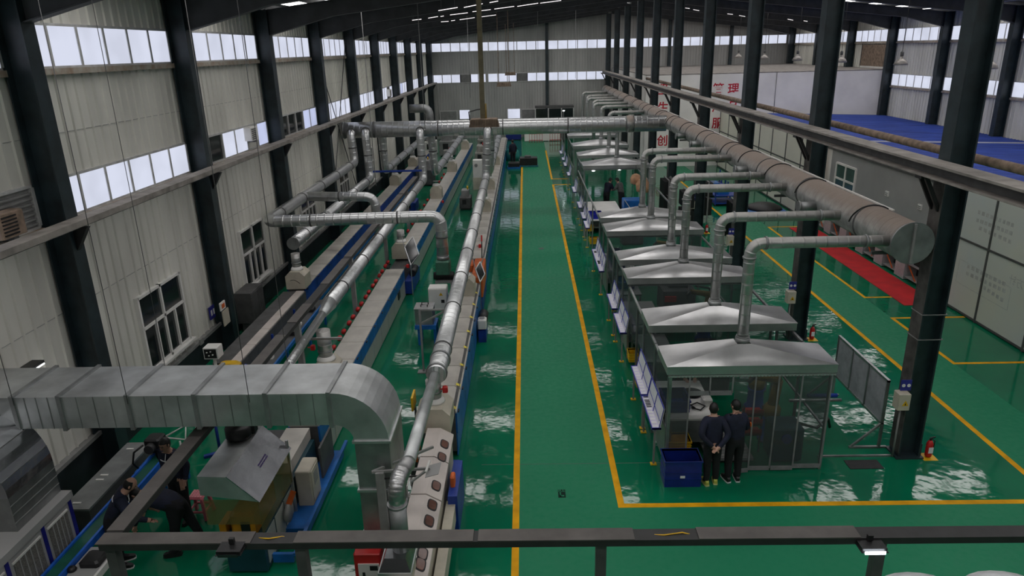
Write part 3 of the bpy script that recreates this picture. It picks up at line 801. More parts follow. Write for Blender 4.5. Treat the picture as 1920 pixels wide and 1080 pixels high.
for za, zb_ in ((1.55, cz - .02), (.75, 1.53), (0, .73)):
    MB().box(lx0, lx1, Y0, Y1, za, zb_).build('duct_section', M_galvd, sd)
    MB().box(lx0 - .03, lx1 + .03, Y0 - .03, Y1 + .03, zb_ - .01, zb_ + .03).build('flange', M_galv, sd)
for i, (x, y) in enumerate(((-5.9, 9.15), (-4.1, 9.15), (-5.9, 10.3), (-3.9, 10.3), (-7.6, 9.15))):
    MB().cyl((x, y, Z1 - .1), (x, y, zroof(x) - .02), .0055, 6).build('hanger_wire', M_dgrey, sd)

# ---- rectangular duct bend on the ventilation cabinet at the lower left
ZK = 1.5
p0, p1 = atz(37, 997, ZK), atz(111, 920, ZK)
ld = thing('ventilation_duct', 'galvanised duct bend coming down onto the white ventilation cabinet', 'duct', (-7.9, 8.6, ZK))
xr = (p0.x + p1.x) / 2; ya, yb = p0.y - .0, p1.y
zt = 2.05; w_ = .62; R_ = 1.0
ccx, ccz = xr - R_ , zt
k = 12
outer = [(ccx + R_ * math.cos(i * PI / 2 / k), ccz + R_ * math.sin(i * PI / 2 / k)) for i in range(k + 1)]
inner = [(ccx + (R_ - w_) * math.cos(i * PI / 2 / k), ccz + (R_ - w_) * math.sin(i * PI / 2 / k)) for i in range(k + 1)]
poly = outer + inner[::-1]; n2 = len(poly)
v = [(p[0], ya, p[1]) for p in poly] + [(p[0], yb, p[1]) for p in poly]
f = [(i, i + 1, n2 - 2 - i, n2 - 1 - i) for i in range(k)] + [(n2 + i, n2 + n2 - 1 - i, n2 + n2 - 2 - i, n2 + i + 1) for i in range(k)] + [(i, (i + 1) % n2, (i + 1) % n2 + n2, i + n2) for i in range(n2)]
MB().add(v, f).build('bend', M_stain, ld)
MB().box(xr - w_, xr, ya, yb, ZK, zt).build('duct_section', M_galvd, ld)
MB().box(XL + .1, ccx, ya, yb, ccz + R_ - w_, ccz + R_).build('duct_section', M_galvd, ld)
for i in range(1, 4): MB().box(xr, xr + .008, ya, yb, ZK + i * .14 - .006, ZK + i * .14 + .006).build('seam', M_galv, ld)
for i in range(2, 12, 3):
    a = i * PI / 2 / k
    MB().bar((ccx + R_ * math.cos(a), ya, ccz + R_ * math.sin(a)), (ccx + R_ * math.cos(a), yb, ccz + R_ * math.sin(a)), .012).build('seam', M_galvd, ld)

# ---- cable tray (brown covers, black where a cover is missing)
M_trayb = mat('tray_dark', (.03, .03, .03), .6)
TZ = 2.5
ct = thing('cable_tray', 'brown covered cable tray crossing the bottom of the hall on posts', 'cable tray', (0, 6.9, 0))
YT = 6.9
MB().box(-5.12, 12.9, YT - .10, YT + .10, TZ - .10, TZ - .015).build('trough', M_trayb, ct)
def px2x(px): return atz(px, 1000, TZ).x
for a, b in ((195, 478), (557, 888), (897, 1188), (1308, 1610)):
    MB().box(px2x(a), px2x(b), YT - .105, YT + .105, TZ - .015, TZ).build('cover', M_tray, ct)
for a in (1610, 1305, 560):
    pass
MB().tube([(px2x(480), YT + .02, TZ - .03), (px2x(510), YT - .03, TZ - .0), (px2x(530), YT + .03, TZ - .02), (px2x(556), YT, TZ - .03)], .008, 6).build('yellow_cable', M_yel, ct)
MB().tube([(px2x(1200), YT + .03, TZ - .04), (px2x(1245), YT - .02, TZ - .01), (px2x(1280), YT + .01, TZ + .0), (px2x(1305), YT, TZ - .04)], .008, 6).build('yellow_cable', M_yel, ct)
for px in (215, 565, 1127, 1655):
    x = px2x(px); MB().box(x - .06, x + .06, YT - .06, YT + .06, 0, TZ - .10).build('post', M_dgrey, ct)
XT = -5.05
ct2 = thing('cable_tray', 'brown covered cable tray running lengthwise above the left machines', 'cable tray', (XT, 18, 0))
MB().box(XT - .10, XT + .10, YT + .1, 32, TZ - .10, TZ - .015).build('trough', M_trayb, ct2)
for a, b in ((7.05, 9.55), (10.6, 13.2), (13.9, 15.05), (16.5, 18.7), (18.9, 23.5), (23.7, 27.8), (28, 32)):
    MB().box(XT - .105, XT + .105, a, b, TZ - .015, TZ).build('cover', M_tray, ct2)
for y in (14.2, 19.2, 24.2, 29.2):
    MB().box(XT - .06, XT + .06, y - .06, y + .06, 0, TZ - .1).build('post', M_grey, ct2)
for y in (14.4,): MB().bar((XT, y, 1.9), (XT + .9, y, 1.9), .05).build('arm', M_steel, ct2)
# flood lights on the tray
def flood(px, py, lit, label):
    p = aty(px, py, YT - .13)
    l = thing('flood_light', label, 'lamp', p)
    MB().box(p.x - .14, p.x + .14, YT - .26, YT - .08, p.z + .0, p.z + .04).build('housing', M_black, l)
    MB().box(p.x - .15, p.x + .15, YT - .275, YT - .06, p.z - .01, p.z + .0).build('rim', M_black, l)
    MB().box(p.x - .03, p.x + .03, YT - .14, YT - .10, p.z + .05, p.z + .12).build('bracket', M_black, l)
    MB().box(p.x - .115, p.x + .115, YT - .285, YT - .276, p.z - .02, p.z + .015).build('lens', emis('flood_led', (.85, .92, 1), 14) if lit else M_glassdark, l)
flood(1630, 1020, True, 'lit flood light shining under the cable tray')
flood(436, 1026, False, 'unlit black flood light under the cable tray')
# roof-hung strip lamp housings in the middle of the left bay
for i, (px, py, Y, lab) in enumerate(((908, 229, 20, 'dusty brown ribbed fixture on a pole above the cross duct'), (945, 158, 42, 'brown hanging fixture on two rods, middle one of three'), (957, 138, 55, 'small brown hanging fixture on two rods near the end wall'))):
    p = aty(px, py, Y)
    t = thing('hanging_fixture', lab, 'lamp', p, 'hanging fixtures over the aisle')
    MB().prism([(p.x - .42, p.z - .12), (p.x + .42, p.z - .12), (p.x + .36, p.z + .10), (p.x - .36, p.z + .10)], 'y', p.y - .2, p.y + .2).build('housing', M_brown, t)
    for k in range(18 if i == 0 else 8):
        x = p.x - .38 + .76 * k / (17 if i == 0 else 7)
        MB().box(x - .01, x + .01, p.y - .215, p.y - .2, p.z - .10, p.z + .08).build('rib', mat('dark_brown', (.12, .08, .055), .8), t)
    if i == 0:
        MB().box(p.x - .10, p.x + .03, p.y - .05, p.y + .05, p.z + .1, zroof(p.x) - .02).build('pole', mat('yellowed_pole', (.13, .11, .06), .6), t)
        MB().cyl((p.x + .05, p.y - .02, p.z + .1), (p.x + .05, p.y - .02, p.z + .5), .03, 8).build('plug', mat('ochre_plug', (.25, .17, .04), .6), t)
        MB().tube([(p.x - .4, p.y, p.z + .05), (p.x - .42, p.y, p.z + .28), (p.x - .2, p.y, p.z + .34), (p.x, p.y, p.z + .36)], .018, 6).build('cable', M_black, t)
    else:
        for s_ in (-.3, .3): MB().cyl((p.x + s_, p.y, p.z + .1), (p.x + s_, p.y, zroof(p.x) - .02), .02, 6).build('rod', M_brown, t)
for i, (x, y, z) in enumerate(((-5.6, 26, 3.2), (-4.2, 30, 4.8), (.9, 48, 6.4), (3.6, 52, 5.8), (-3.0, 40, 5.4))):
    o = MB().cyl((x, y, z), (x, y, zroof(x) - .02), .012, 6).build('hanging_wire', M_grey)
    tag(o, ['thin wire hanging above the left ovens', 'thin wire hanging just left of the cross duct middle', 'thin wire hanging in front of the end wall windows, left one', 'thin wire hanging in front of the end wall windows, right one', 'thin wire hanging beyond the cross duct'][i], 'wire')
# ================================================================== OVEN AND CONVEYOR LINES
def line_body(t, x0, x1, ya, yb, ztop, step, cov_mt, side_hi, side_lo, zs, slope=.0, gap=.012, cov_th=.035, handle=True, sticker=False):
    """long oven: core, covers on top, upper side strips, lower side doors, legs"""
    MB().box(x0 + .03, x1 - .03, ya, yb, .14, ztop - cov_th).build('core', M_dgrey, t)
    n = int(round((yb - ya) / step)); st = (yb - ya) / n
    cv = MB()
    if slope: cv.prism([(x0, ztop - cov_th), (x0, ztop), (x1 - slope, ztop), (x1, ztop - .09), (x1, ztop - .12), (x0, ztop - cov_th - .02)], 'y', gap, st - gap)
    else: cv.bbox(x0, x1, gap, st - gap, ztop - cov_th, ztop, .008)
    cvm = cv.mesh('cover', cov_mt)
    zc = ztop - (.12 if slope else cov_th)
    sh = MB().box(x1 - .03, x1 + .005, .005, st - .005, zs, zc).mesh('side_strip', side_hi)
    sl = MB().box(x1 - .03, x1 - .008, .012, st - .012, .035, zs - .012).mesh('side_door', side_lo)
    shl = MB().box(x0 - .005, x0 + .03, .005, st - .005, zs, zc).mesh('side_strip', side_hi)
    hd = MB().box(x1 + .005, x1 + .035, -.06, .06, zc - .05, zc - .03).mesh('cover_handle', M_black)
    stk = MB().box(-.05, .05, -.05, .05, 0, .002).mesh('sticker', mat('yellow_sticker', (.85, .72, .08), .5))
    for i in range(n):
        y = ya + i * st
        place('cover', cvm, t, (0, y, 0)); place('side_strip', sh, t, (0, y, 0)); place('side_door', sl, t, (0, y, 0)); place('side_strip', shl, t, (0, y, 0))
        if handle: place('cover_handle', hd, t, (0, y + .2, 0))
        if sticker and i < 9: place('sticker', stk, t, (x1 - .06, y + .1, ztop - .028), (0, .45, 0))
    for y in [ya + .3 + k * 2 for k in range(int((yb - ya) / 2) + 1)]:
        if y < yb:
            for x in (x0 + .06, x1 - .06): MB().box(x - .03, x + .03, y - .03, y + .03, 0, .14).build('leg', M_dblue, t)
M_panelb = mat('pale_grey_door', (.34, .38, .38), .45, 0, .15, 2, col2=(.42, .42, .35))
M_teal = mat('teal_strip', (.012, .12, .24), .4, 0, .2, 2)
# ---- line C, beside the aisle
LC = thing('tunnel_oven', 'long cream covered tunnel oven with blue side, next to the aisle line', 'oven', (-1.85, 20, 0), 'tunnel ovens')
line_body(LC, -2.22, -1.48, 12.55, 20.6, 1.12, 1.0, M_creamtop, M_blue, M_blue, .55, slope=.14, sticker=True)
line_body(LC, -2.22, -1.48, 23.2, 58, 1.12, 1.16, M_creamtop, M_teal, M_blue, .6, slope=.14, sticker=False)
# porthole section of line C near the camera
LP = thing('porthole_conveyor', 'cream covered conveyor with a row of oval portholes, nearest part of the aisle side line', 'conveyor', (-1.7, 9.5, 0))
MB().box(-1.93, -1.50, 6.2, 11.75, .35, 1.0).build('body', M_cream, LP)
MB().box(-1.46, -1.30, 6.2, 10.2, .30, .62).build('side_cabinet', M_cream, LP)
MB().box(-1.96, -1.40, 6.2, 11.9, .12, .35).build('base_frame', M_dblue, LP)
for y in (6.6, 8.4, 10.2, 11.7):
    for x in (-1.9, -1.46): MB().box(x - .04, x + .04, y - .04, y + .04, 0, .12).build('leg', M_dblue, LP)
M_wtop = mat('pinkish_cover', (.62, .56, .52), .4, .1, .08, 2)
for a, b in ((6.2, 8.53), (8.55, 9.62), (9.64, 10.72), (10.74, 11.72)):
    MB().prism([(-1.95, .98), (-1.95, 1.16), (-1.70, 1.16), (-1.46, 1.02), (-1.46, .98)], 'y', a + .006, b - .006).build('cover', M_wtop, LP)
M_port = mat('brown_glass', (.16, .075, .055), .12, 0, .25, 3)
def oval(c, u, w, ru, rw, th, nrm, n=16):
    """thin rounded-rectangle plate in the plane u,w"""
    v = []
    for lv in (0, th):
        for i in range(n):
            a = 2 * PI * i / n; ca, sa = math.cos(a), math.sin(a)
            e = .6
            v.append(c + u * ru * math.copysign(abs(ca) ** e, ca) + w * rw * math.copysign(abs(sa) ** e, sa) + nrm * lv)
    f = [tuple(range(n - 1, -1, -1)), tuple(range(n, 2 * n))] + [(i, (i + 1) % n, (i + 1) % n + n, i + n) for i in range(n)]
    return MB().add(v, f)
sl = Vector((.24, 0, -.14)).normalized(); nr = Vector((.14, 0, .24)).normalized()
for px, py in ((833, 833), (829, 857), (818, 911), (812, 947), (806, 977), (799, 1038), (793, 1058)):
    p = atz(px, py, 1.09); c = Vector((-1.58, p.y, 1.09))
    oval(c, Vector((0, 1, 0)), sl, .135, .085, .006, nr).build('porthole_rim', M_black, LP)
    oval(c + nr * .004, Vector((0, 1, 0)), sl, .108, .064, .006, nr).build('porthole_glass', M_port, LP)
for y in (8.0, 8.7, 9.1, 9.8, 10.3, 11.0): MB().box(-2.03, -1.95, y - .05, y + .05, .98, 1.02).build('catch', M_white, LP)
MB().bar((-2.02, 9.75, 1.0), (-2.02, 9.75, 1.22), .02).bar((-2.02, 10.1, 1.0), (-2.02, 10.1, 1.22), .02).bar((-2.02, 9.75, 1.22), (-2.02, 10.1, 1.22), .02).build('handle', M_white, LP)
# ---- line B, middle
LB = thing('tunnel_oven', 'long cream topped tunnel oven with blue and grey side doors, middle line', 'oven', (-4.46, 20, 0), 'tunnel ovens')
line_body(LB, -4.78, -4.17, 12.2, 22.6, .98, 1.05, M_creamtop, M_blue, M_panelb, .60)
line_body(LB, -4.78, -4.17, 24.6, 56, .98, 1.2, M_creamtop, M_blue, M_panelb, .60)
red_cap = MB().lathe([(.02, -.03), (.075, -.02), (.085, .03), (.06, .07), (.02, .085)], (0, 0, 0), 12).mesh('red_cap', M_red)
for i in range(9):
    for d in (0, .45):
        place('red_cap', red_cap, LB, (-4.87, 14.6 + i * 1.06 + d, .93), (0, -PI / 2 + .5, 0))
        MB().box(-4.86, -4.78, 14.58 + i * 1.06 + d, 14.62 + i * 1.06 + d, .84, .88).build('cap_arm', M_black, LB)
for i in range(14):
    place('red_cap', red_cap, LB, (-4.87, 25.5 + i * 1.25, .93), (0, -PI / 2 + .5, 0))
# ---- line A, along the wall
LA = thing('tunnel_oven', 'cream topped tunnel oven with deep blue side, beside the left wall', 'oven', (-7.2, 30, 0), 'tunnel ovens')
line_body(LA, -7.52, -6.97, 20.7, 52, .98, 1.3, M_creamtop, M_dblue, M_blue, .55)
# flat conveyor in front of line A
CA = thing('belt_conveyor', 'low dark conveyor with pale cover strip beside the left wall, ending in a yellow guard', 'conveyor', (-7.1, 17.5, 0))
MB().box(-7.62, -7.22, 15.33, 20.6, .80, .92).build('side_shelf', M_dgrey, CA)
for i in range(5): MB().bbox(-7.20, -6.95, 15.34 + i * 1.05, 15.34 + i * 1.05 + 1.03, .92, .95, .008).build('cover', M_wtop, CA)
MB().box(-7.20, -6.92, 15.34, 20.6, .60, .92).build('body', M_dgrey, CA)
MB().box(-6.92, -6.80, 15.34, 20.6, .46, .52).build('blue_rail', M_blue, CA)
MB().bbox(-7.38, -6.88, 15.0, 15.32, .55, 1.02, .06).build('yellow_guard', M_yel, CA)
for y in (15.5, 17.4, 19.3):
    for x in (-7.5, -6.9): MB().box(x - .03, x + .03, y - .03, y + .03, 0, .8).build('leg', M_dblue, CA)
# work bench between line A and the tray
WB = thing('assembly_bench', 'long blue framed bench with small parts beside the wall conveyor', 'bench', (-6.3, 17, 0))
MB().box(-6.62, -6.25, 14.4, 20.3, .70, .74).build('top', M_dgrey, WB)
MB().box(-6.25, -6.20, 14.4, 20.3, .66, .76).build('edge_rail', M_blue, WB)
MB().box(-6.67, -6.62, 14.4, 20.3, .66, .76).build('edge_rail', M_blue, WB)
for y in (14.7, 16.6, 18.5, 20.1):
    for x in (-6.6, -6.25): MB().box(x - .03, x + .03, y - .03, y + .03, 0, .7).build('leg', M_blue, WB)
for i, (y, w, m_) in enumerate(((15.2, .2, M_cream), (15.9, .12, M_white), (17.4, .25, M_black), (18.1, .15, M_white), (19.2, .2, M_black))):
    o = MB().bbox(-6.5, -6.5 + w, y, y + w * 1.3, .74, .80 + .03 * (i % 3), .01).build('small_part', m_)
    tag(o, ['cream part lying on the blue framed bench', 'small white part on the blue framed bench, near end', 'black part in the middle of the blue framed bench', 'small white part in the middle of the blue framed bench', 'black part at the far end of the blue framed bench'][i], 'part', 'parts on the bench')

# ---- cream exhaust boxes on the ovens
def exbox(x, y, z0, zd, label, w=.56, d=.62, h=.55, r=.135, arcmark=False):
    t = thing('exhaust_box', label, 'exhaust box', (x, y, z0), 'exhaust boxes on the ovens')
    hw = w / 2; z1 = z0 + h; c = .14
    MB().prism([(x - hw, z0), (x + hw, z0), (x + hw, z1 - c), (x + hw - c, z1), (x - hw + c, z1), (x - hw, z1 - c)], 'y', y - d / 2, y + d / 2).build('body', M_cream, t)
    MB().lathe([(r + .06, 0), (r + .05, .03), (r + .01, .10)], (x, y, z1), 18).build('collar', M_white, t)
    MB().tube([(x, y, z1 + .08), (x, y, zd - .15)], r, 16).build('stack', M_ductb, t)
    MB().ring((x, y, z1 + .22), (0, 0, 1), r, .03, .015).build('stack_ring', M_galvd, t)
    if arcmark:
        MB().tube([(x - .15 + .3 * i / 8, y - d / 2 - .006, z0 + .18 + .12 * math.sin(PI * (i / 8 * .7 + .3))) for i in range(9)], .008, 6).build('cable', M_black, t)
    return t
exbox(-7.22, 20.95, .98, 2.2, 'cream exhaust box with arched cable mark at the near end of the wall side oven', arcmark=True, w=.6)
exbox(-7.2, 38.5, .98, 2.2, 'cream exhaust box on the wall side oven, just beyond the cross duct')
exbox(-7.2, 45, .98, 2.2, 'cream exhaust box on the far part of the wall side oven')
exbox(-4.72, 14.9, .98, 2.05, 'exhaust stack with a red knob on the middle oven, behind the square duct', r=.16, h=.2)
exbox(-4.47, 24.1, .98, 2.1, 'cream exhaust box halfway along the middle oven, beside a tilted glass frame', w=.62)
for i, y in enumerate((34.6, 42.6, 52.5)): exbox(-4.47, y, .98, 1.75, 'cream exhaust box on the far middle oven, %s beyond the cross duct' % ('first', 'second', 'third')[i], h=.6)
exbox(-1.85, 12.15, 1.0, 2.1, 'cream exhaust box under the near end of the aisle side duct, with a red switch', w=.66, d=.7, h=.5, r=.15)
exbox(-1.86, 19.6, 1.1, 2.1, 'cream exhaust box beside the orange unit on the aisle side oven', w=.6)
exbox(-1.87, 30.8, 1.1, 2.1, 'cream exhaust box on the aisle side oven, this side of the cross duct')
exbox(-1.9, 36, 1.1, 2.1, 'cream exhaust box on the aisle side oven, just past the cross duct')
exbox(-1.9, 44, 1.1, 2.1, 'cream exhaust box at the far end of the aisle side oven')
def knob(x, y, z, label):
    o = MB().bbox(x - .05, x + .05, y - .05, y + .05, z - .06, z + .06, .015).box(x - .12, x - .05, y - .01, y + .01, z - .01, z + .01).build('red_switch', M_red); tag(o, label, 'switch', 'red switches on stacks')
knob(-1.62, 12.1, 1.78, 'red switch box on the stack of the near aisle side exhaust box')
knob(-4.98, 14.85, 1.5, 'red switch box on the stack behind the square duct')
knob(-4.05, 22.7, 1.05, 'red switch box on the middle oven near the tilted glass frame')
knob(-4.05, 33.5, 1.0, 'red switch box on the middle oven side below the cross duct')
knob(-1.72, 24.6, 1.18, 'red switch box on the aisle side oven past the orange unit')
# ---- equipment between the oven sections
def frame_glass(x, y, z, label, k=1):
    t = thing('tilted_glass_frame', label, 'glass frame', (x, y, z))
    a, b, c, d = Vector((x, y, z)), Vector((x + .22 * k, y - .3 * k, z - .55 * k)), Vector((x + .42 * k, y + .3 * k, z - .35 * k)), Vector((x + .2 * k, y + .6 * k, z + .2 * k))
    s = MB()
    for p, q in ((a, b), (b, c), (c, d), (d, a)): s.bar(p, q, .03)
    s.build('frame', M_steel, t)
    MB().add([a, b, c, d, a + Vector((.01, 0, -.01)), b + Vector((.01, 0, -.01)), c + Vector((.01, 0, -.01)), d + Vector((.01, 0, -.01))], [(0, 1, 2, 3), (7, 6, 5, 4), (0, 4, 5, 1), (1, 5, 6, 2), (2, 6, 7, 3), (3, 7, 4, 0)]).build('pane', M_glassdark, t)
    MB().bar(a, a + Vector((-.12, .1, .5)), .02).build('arm', M_steel, t)
    MB().bar(b, (b.x, b.y, .02), .03).build('stand', M_steel, t)
frame_glass(-4.15, 22.9, 1.65, 'dark glass in a tilted steel frame at the gap of the middle oven')
frame_glass(-1.58, 20.3, 1.62, 'dark glass in a tilted steel frame beside the orange unit', .62)
def unit(name, label, cat, parts, loc, group=None):
    t = thing(name, label, cat, loc, group)
    for nm, mt, fn in parts: fn(MB()).build(nm, mt, t)
    return t
unit('feed_unit', 'dark blue feed unit in the gap of the middle oven', 'machine', [
    ('base', M_dblue, lambda m: m.box(-4.75, -3.95, 22.7, 24.5, .05, .5)), ('core', M_dgrey, lambda m: m.box(-4.7, -4.2, 22.7, 24.5, .5, .9)),
    ('motor', M_black, lambda m: m.cyl((-4.0, 23.2, .62), (-4.0, 23.9, .62), .12)), ('foot', M_black, lambda m: m.box(-4.1, -4.0, 22.8, 22.9, 0, .05)), ('foot', M_black, lambda m: m.box(-4.1, -4.0, 24.3, 24.4, 0, .05)), ('panel', M_black, lambda m: m.bbox(-4.19, -4.15, 21.2, 21.55, .35, .60, .01))], (-4.4, 23.6, 0))
unit('feed_unit', 'orange feed unit between two sections of the aisle side oven', 'machine', [
    ('base', M_dblue, lambda m: m.box(-2.2, -1.45, 20.7, 23.1, .0, .45)), ('core', M_grey, lambda m: m.box(-2.15, -1.6, 20.7, 23.1, .45, .95)),
    ('orange_cover', M_orange, lambda m: m.bbox(-1.78, -1.42, 20.8, 22.9, .55, 1.22, .03)), ('orange_block', M_orange, lambda m: m.bbox(-2.1, -1.8, 22.2, 22.8, .95, 1.2, .03)),
    ('lever', M_black, lambda m: m.bar((-1.55, 22.9, 1.2), (-1.55, 23.1, 1.75), .035)), ('lever_grip', M_red, lambda m: m.bar((-1.55, 23.1, 1.75), (-1.55, 23.15, 1.95), .05)),
    ('guard_bar', M_steel, lambda m: m.bar((-1.5, 20.8, 1.5), (-1.5, 22.9, 1.22), .03))], (-1.8, 22, 0))
unit('drive_unit', 'blue drive unit with a pale gearbox beside the aisle side oven', 'machine', [
    ('frame', M_dblue, lambda m: m.box(-1.44, -1.22, 18.5, 19.3, 0, .35)), ('motor', M_black, lambda m: m.cyl((-1.33, 18.9, .5), (-1.33, 19.5, .5), .14)), ('gearbox', M_white, lambda m: m.bbox(-1.45, -1.2, 18.5, 18.8, .40, .68, .03)), ('vent', M_grey, lambda m: m.lathe([(.08, 0), (.08, .02)], (-1.33, 18.65, .68)))], (-1.3, 19, 0))
unit('exhaust_fan', 'green exhaust fan under the bent spiral duct', 'fan', [
    ('casing', mat('fan_green', (.04, .14, .09), .5), lambda m: m.bbox(-2.95, -2.5, 21.45, 21.95, 1.10, 1.55, .04)), ('inlet', M_galvd, lambda m: m.cyl((-2.72, 21.7, 1.55), (-2.72, 21.7, 1.68), .2)), ('motor', M_black, lambda m: m.cyl((-3.05, 21.7, 1.0), (-2.4, 21.7, 1.0), .13)),
    ('stand', M_grey, lambda m: m.box(-3.0, -2.45, 21.5, 21.9, .80, .86)), *[('leg', M_grey, lambda m, x=x, y=y: m.box(x - .03, x + .03, y - .03, y + .03, 0, .8)) for x in (-2.97, -2.48) for y in (21.53, 21.87)]], (-2.72, 21.7, 0))
unit('electrical_cabinet', 'white electrical cabinet on a blue stand under the bent duct', 'cabinet', [
    ('body', M_white, lambda m: m.bbox(-3.0, -2.45, 19.9, 20.3, .48, 1.18, .015)), ('door', M_white, lambda m: m.box(-2.98, -2.47, 19.875, 19.9, .5, 1.15)), ('warning_label', M_black, lambda m: m.box(-2.62, -2.52, 19.868, 19.875, .72, .82)), ('warning_label', M_yel, lambda m: m.prism([(-2.68, .95), (-2.56, .95), (-2.62, 1.05)], 'y', 19.868, 19.875)),
    *[('leg', M_dblue, lambda m, x=x, y=y: m.box(x - .03, x + .03, y - .03, y + .03, 0, .48)) for x in (-2.97, -2.48) for y in (19.93, 20.27)]], (-2.72, 20.1, 0))
unit('stainless_bin', 'stainless box with a black handle on its lid, beside the white cabinet', 'box', [
    ('body', M_galvd, lambda m: m.bbox(-3.18, -2.68, 18.35, 18.85, .62, 1.08, .015)), ('lid', M_steel, lambda m: m.box(-3.2, -2.66, 18.33, 18.87, 1.08, 1.11)),
    ('lid_handle', M_black, lambda m: m.tube([(-3.02, 18.5, 1.11), (-3.02, 18.5, 1.17), (-2.84, 18.5, 1.17), (-2.84, 18.5, 1.11)], .014, 8)), ('lid_handle', M_black, lambda m: m.tube([(-3.02, 18.7, 1.11), (-3.02, 18.7, 1.17), (-2.84, 18.7, 1.17), (-2.84, 18.7, 1.11)], .014, 8)),
    ('stand', M_blue, lambda m: m.box(-3.2, -2.6, 18.3, 18.9, .5, .62)), *[('leg', M_blue, lambda m, x=x, y=y: m.box(x - .04, x + .04, y - .04, y + .04, 0, .5)) for x in (-3.1, -2.65) for y in (18.4, 18.8)]], (-2.93, 18.6, 0))
unit('duct_stand', 'thin steel stand with a side arm beside the aisle side duct', 'stand', [
    ('post', M_grey, lambda m: m.bar((-2.75, 16.6, 0), (-2.75, 16.6, 1.75), .05)), ('arm', M_grey, lambda m: m.bar((-2.75, 16.6, 1.35), (-1.98, 16.6, 1.75), .04)), ('arm', M_grey, lambda m: m.bar((-2.75, 16.6, 1.72), (-1.98, 16.6, 1.72), .04)), ('foot', M_grey, lambda m: m.box(-2.9, -2.6, 16.5, 16.7, 0, .03))], (-2.75, 16.6, 0))
unit('tall_cabinet', 'tall pale control cabinet with round vent left of the far aisle side oven', 'cabinet', [
    ('body', M_white, lambda m: m.bbox(-3.15, -2.6, 41.6, 42.1, .72, 1.75, .02)), ('base', M_cream, lambda m: m.box(-3.17, -2.58, 41.6, 42.12, 0, .72)), ('vent', M_grey, lambda m: m.cyl((-2.95, 41.6, 1.45), (-2.95, 41.58, 1.45), .1))], (-2.9, 41.8, 0))
unit('yellow_placard', 'yellow placard on a post behind the thin pipe of the aisle side duct', 'placard', [('board', M_yel, lambda m: m.box(-2.42, -2.38, 12.75, 13.15, .95, 1.25)), ('leg', M_dgrey, lambda m: m.box(-2.41, -2.37, 13.0, 13.06, 0, .9))], (-2.4, 13, 0))
unit('orange_guard', 'orange guard box left of the porthole conveyor', 'guard', [('body', M_orange, lambda m: m.prism([(-2.3, .75), (-2.08, .75), (-2.08, 1.05), (-2.16, 1.2)], 'y', 11.2, 11.6)), ('stand', M_dgrey, lambda m: m.box(-2.26, -2.12, 11.3, 11.5, 0, .75))], (-2.2, 11.4, 0))
unit('orange_valve', 'small orange valve on the right side of the porthole conveyor', 'valve', [('body', M_orange, lambda m: m.bbox(-1.40, -1.32, 10.35, 10.55, .78, .98, .02)), ('bracket', M_dblue, lambda m: m.box(-1.42, -1.26, 10.1, 11.2, 0, .78))], (-1.36, 10.5, 0))
# far machinery at the ends of the lines
M_mach = mat('machine_cream_grey', (.30, .29, .26), .5, 0, .3, 3)
for i, (x, y, w, d, h, mt) in enumerate(((-6.3, 44, 1.0, 1.6, 1.5, M_dgrey), (-3.3, 52, .8, 1.5, 1.3, M_mach), (-6.2, 56.5, 1.2, 1.4, 1.8, M_grey), (-3.4, 58, 1.0, 1.0, 1.6, M_mach), (-7.6, 57, .9, 1.5, 1.7, M_white), (-5.6, 50.5, .7, .9, 1.2, M_white), (-3.2, 36.5, .6, .9, 1.0, M_dgrey), (-6.0, 36.0, .6, 1.2, .9, M_dblue))):
    unit('far_machine', ['dark machine behind the cross duct risers, between the two left ovens', 'grey cream machine right of the far middle oven', 'grey machine tower at the end of the left ovens', 'grey cream machine at the far end beside the aisle oven', 'white machine cabinet in the far left corner', 'small white cabinet between the far left ovens', 'dark low machine in the lane behind the cross duct', 'low blue machine under the cross duct beside the left oven'][i], 'machine', [
        ('body', mt, lambda m: m.bbox(x - w / 2, x + w / 2, y - d / 2, y + d / 2, .08, h * .65, .03)), ('head', M_mach if i % 2 else M_grey, lambda m: m.bbox(x - w * .35, x + w * .3, y - d * .3, y + d * .4, h * .65, h, .03)),
        ('panel', M_black, lambda m: m.box(x - w * .25, x + w * .1, y - d / 2 - .01, y - d / 2, h * .3, h * .55)), ('light', M_yel if i % 3 == 0 else M_red, lambda m: m.cyl((x + w * .2, y, h), (x + w * .2, y, h + .18), .04)), ('foot', M_black, lambda m: m.box(x - w * .4, x + w * .4, y - d * .4, y + d * .4, 0, .08))], (x, y, 0), 'machines at the far end of the lines')

# ================================================================== LOWER LEFT CORNER
# machine at the near end of line B under a stainless hood
HM = thing('coating_machine', 'teal and orange coating machine under the stainless hood', 'machine', (-4.55, 10.5, 0))
M_tealbody = mat('dark_teal', (.010, .055, .075), .4, 0, .15, 3)
MB().box(-4.88, -4.26, 9.2, 12.1, .04, .72).build('body', M_tealbody, HM)
MB().box(-4.80, -4.34, 10.9, 12.15, .72, .95).build('tunnel', M_creamtop, HM)
MB().bbox(-4.74, -4.36, 9.18, 10.2, .72, 1.14, .05).build('orange_cover', mat('amber_cover', (.55, .24, .01), .4), HM)
MB().box(-4.56, -4.42, 9.165, 9.18, .80, 1.0).build('slot', M_black, HM)
MB().box(-4.95, -4.84, 9.25, 9.6, .72, .90).build('side_block', mat('amber_cover', (.55, .24, .01), .4), HM)
for y in (9.3, 9.75, 10.2): MB().box(-4.26, -4.25, y, y + .4, .12, .66).build('side_panel', M_panelb, HM)
MB().box(-4.26, -3.86, 10.1, 12.6, .04, .16).build('base_frame', M_blue, HM)
MB().box(-3.90, -3.84, 9.4, 12.9, .16, .22).build('base_rail', M_blue, HM)
MB().box(-4.24, -3.90, 9.4, 9.46, .04, .2).build('base_rail', M_blue, HM)
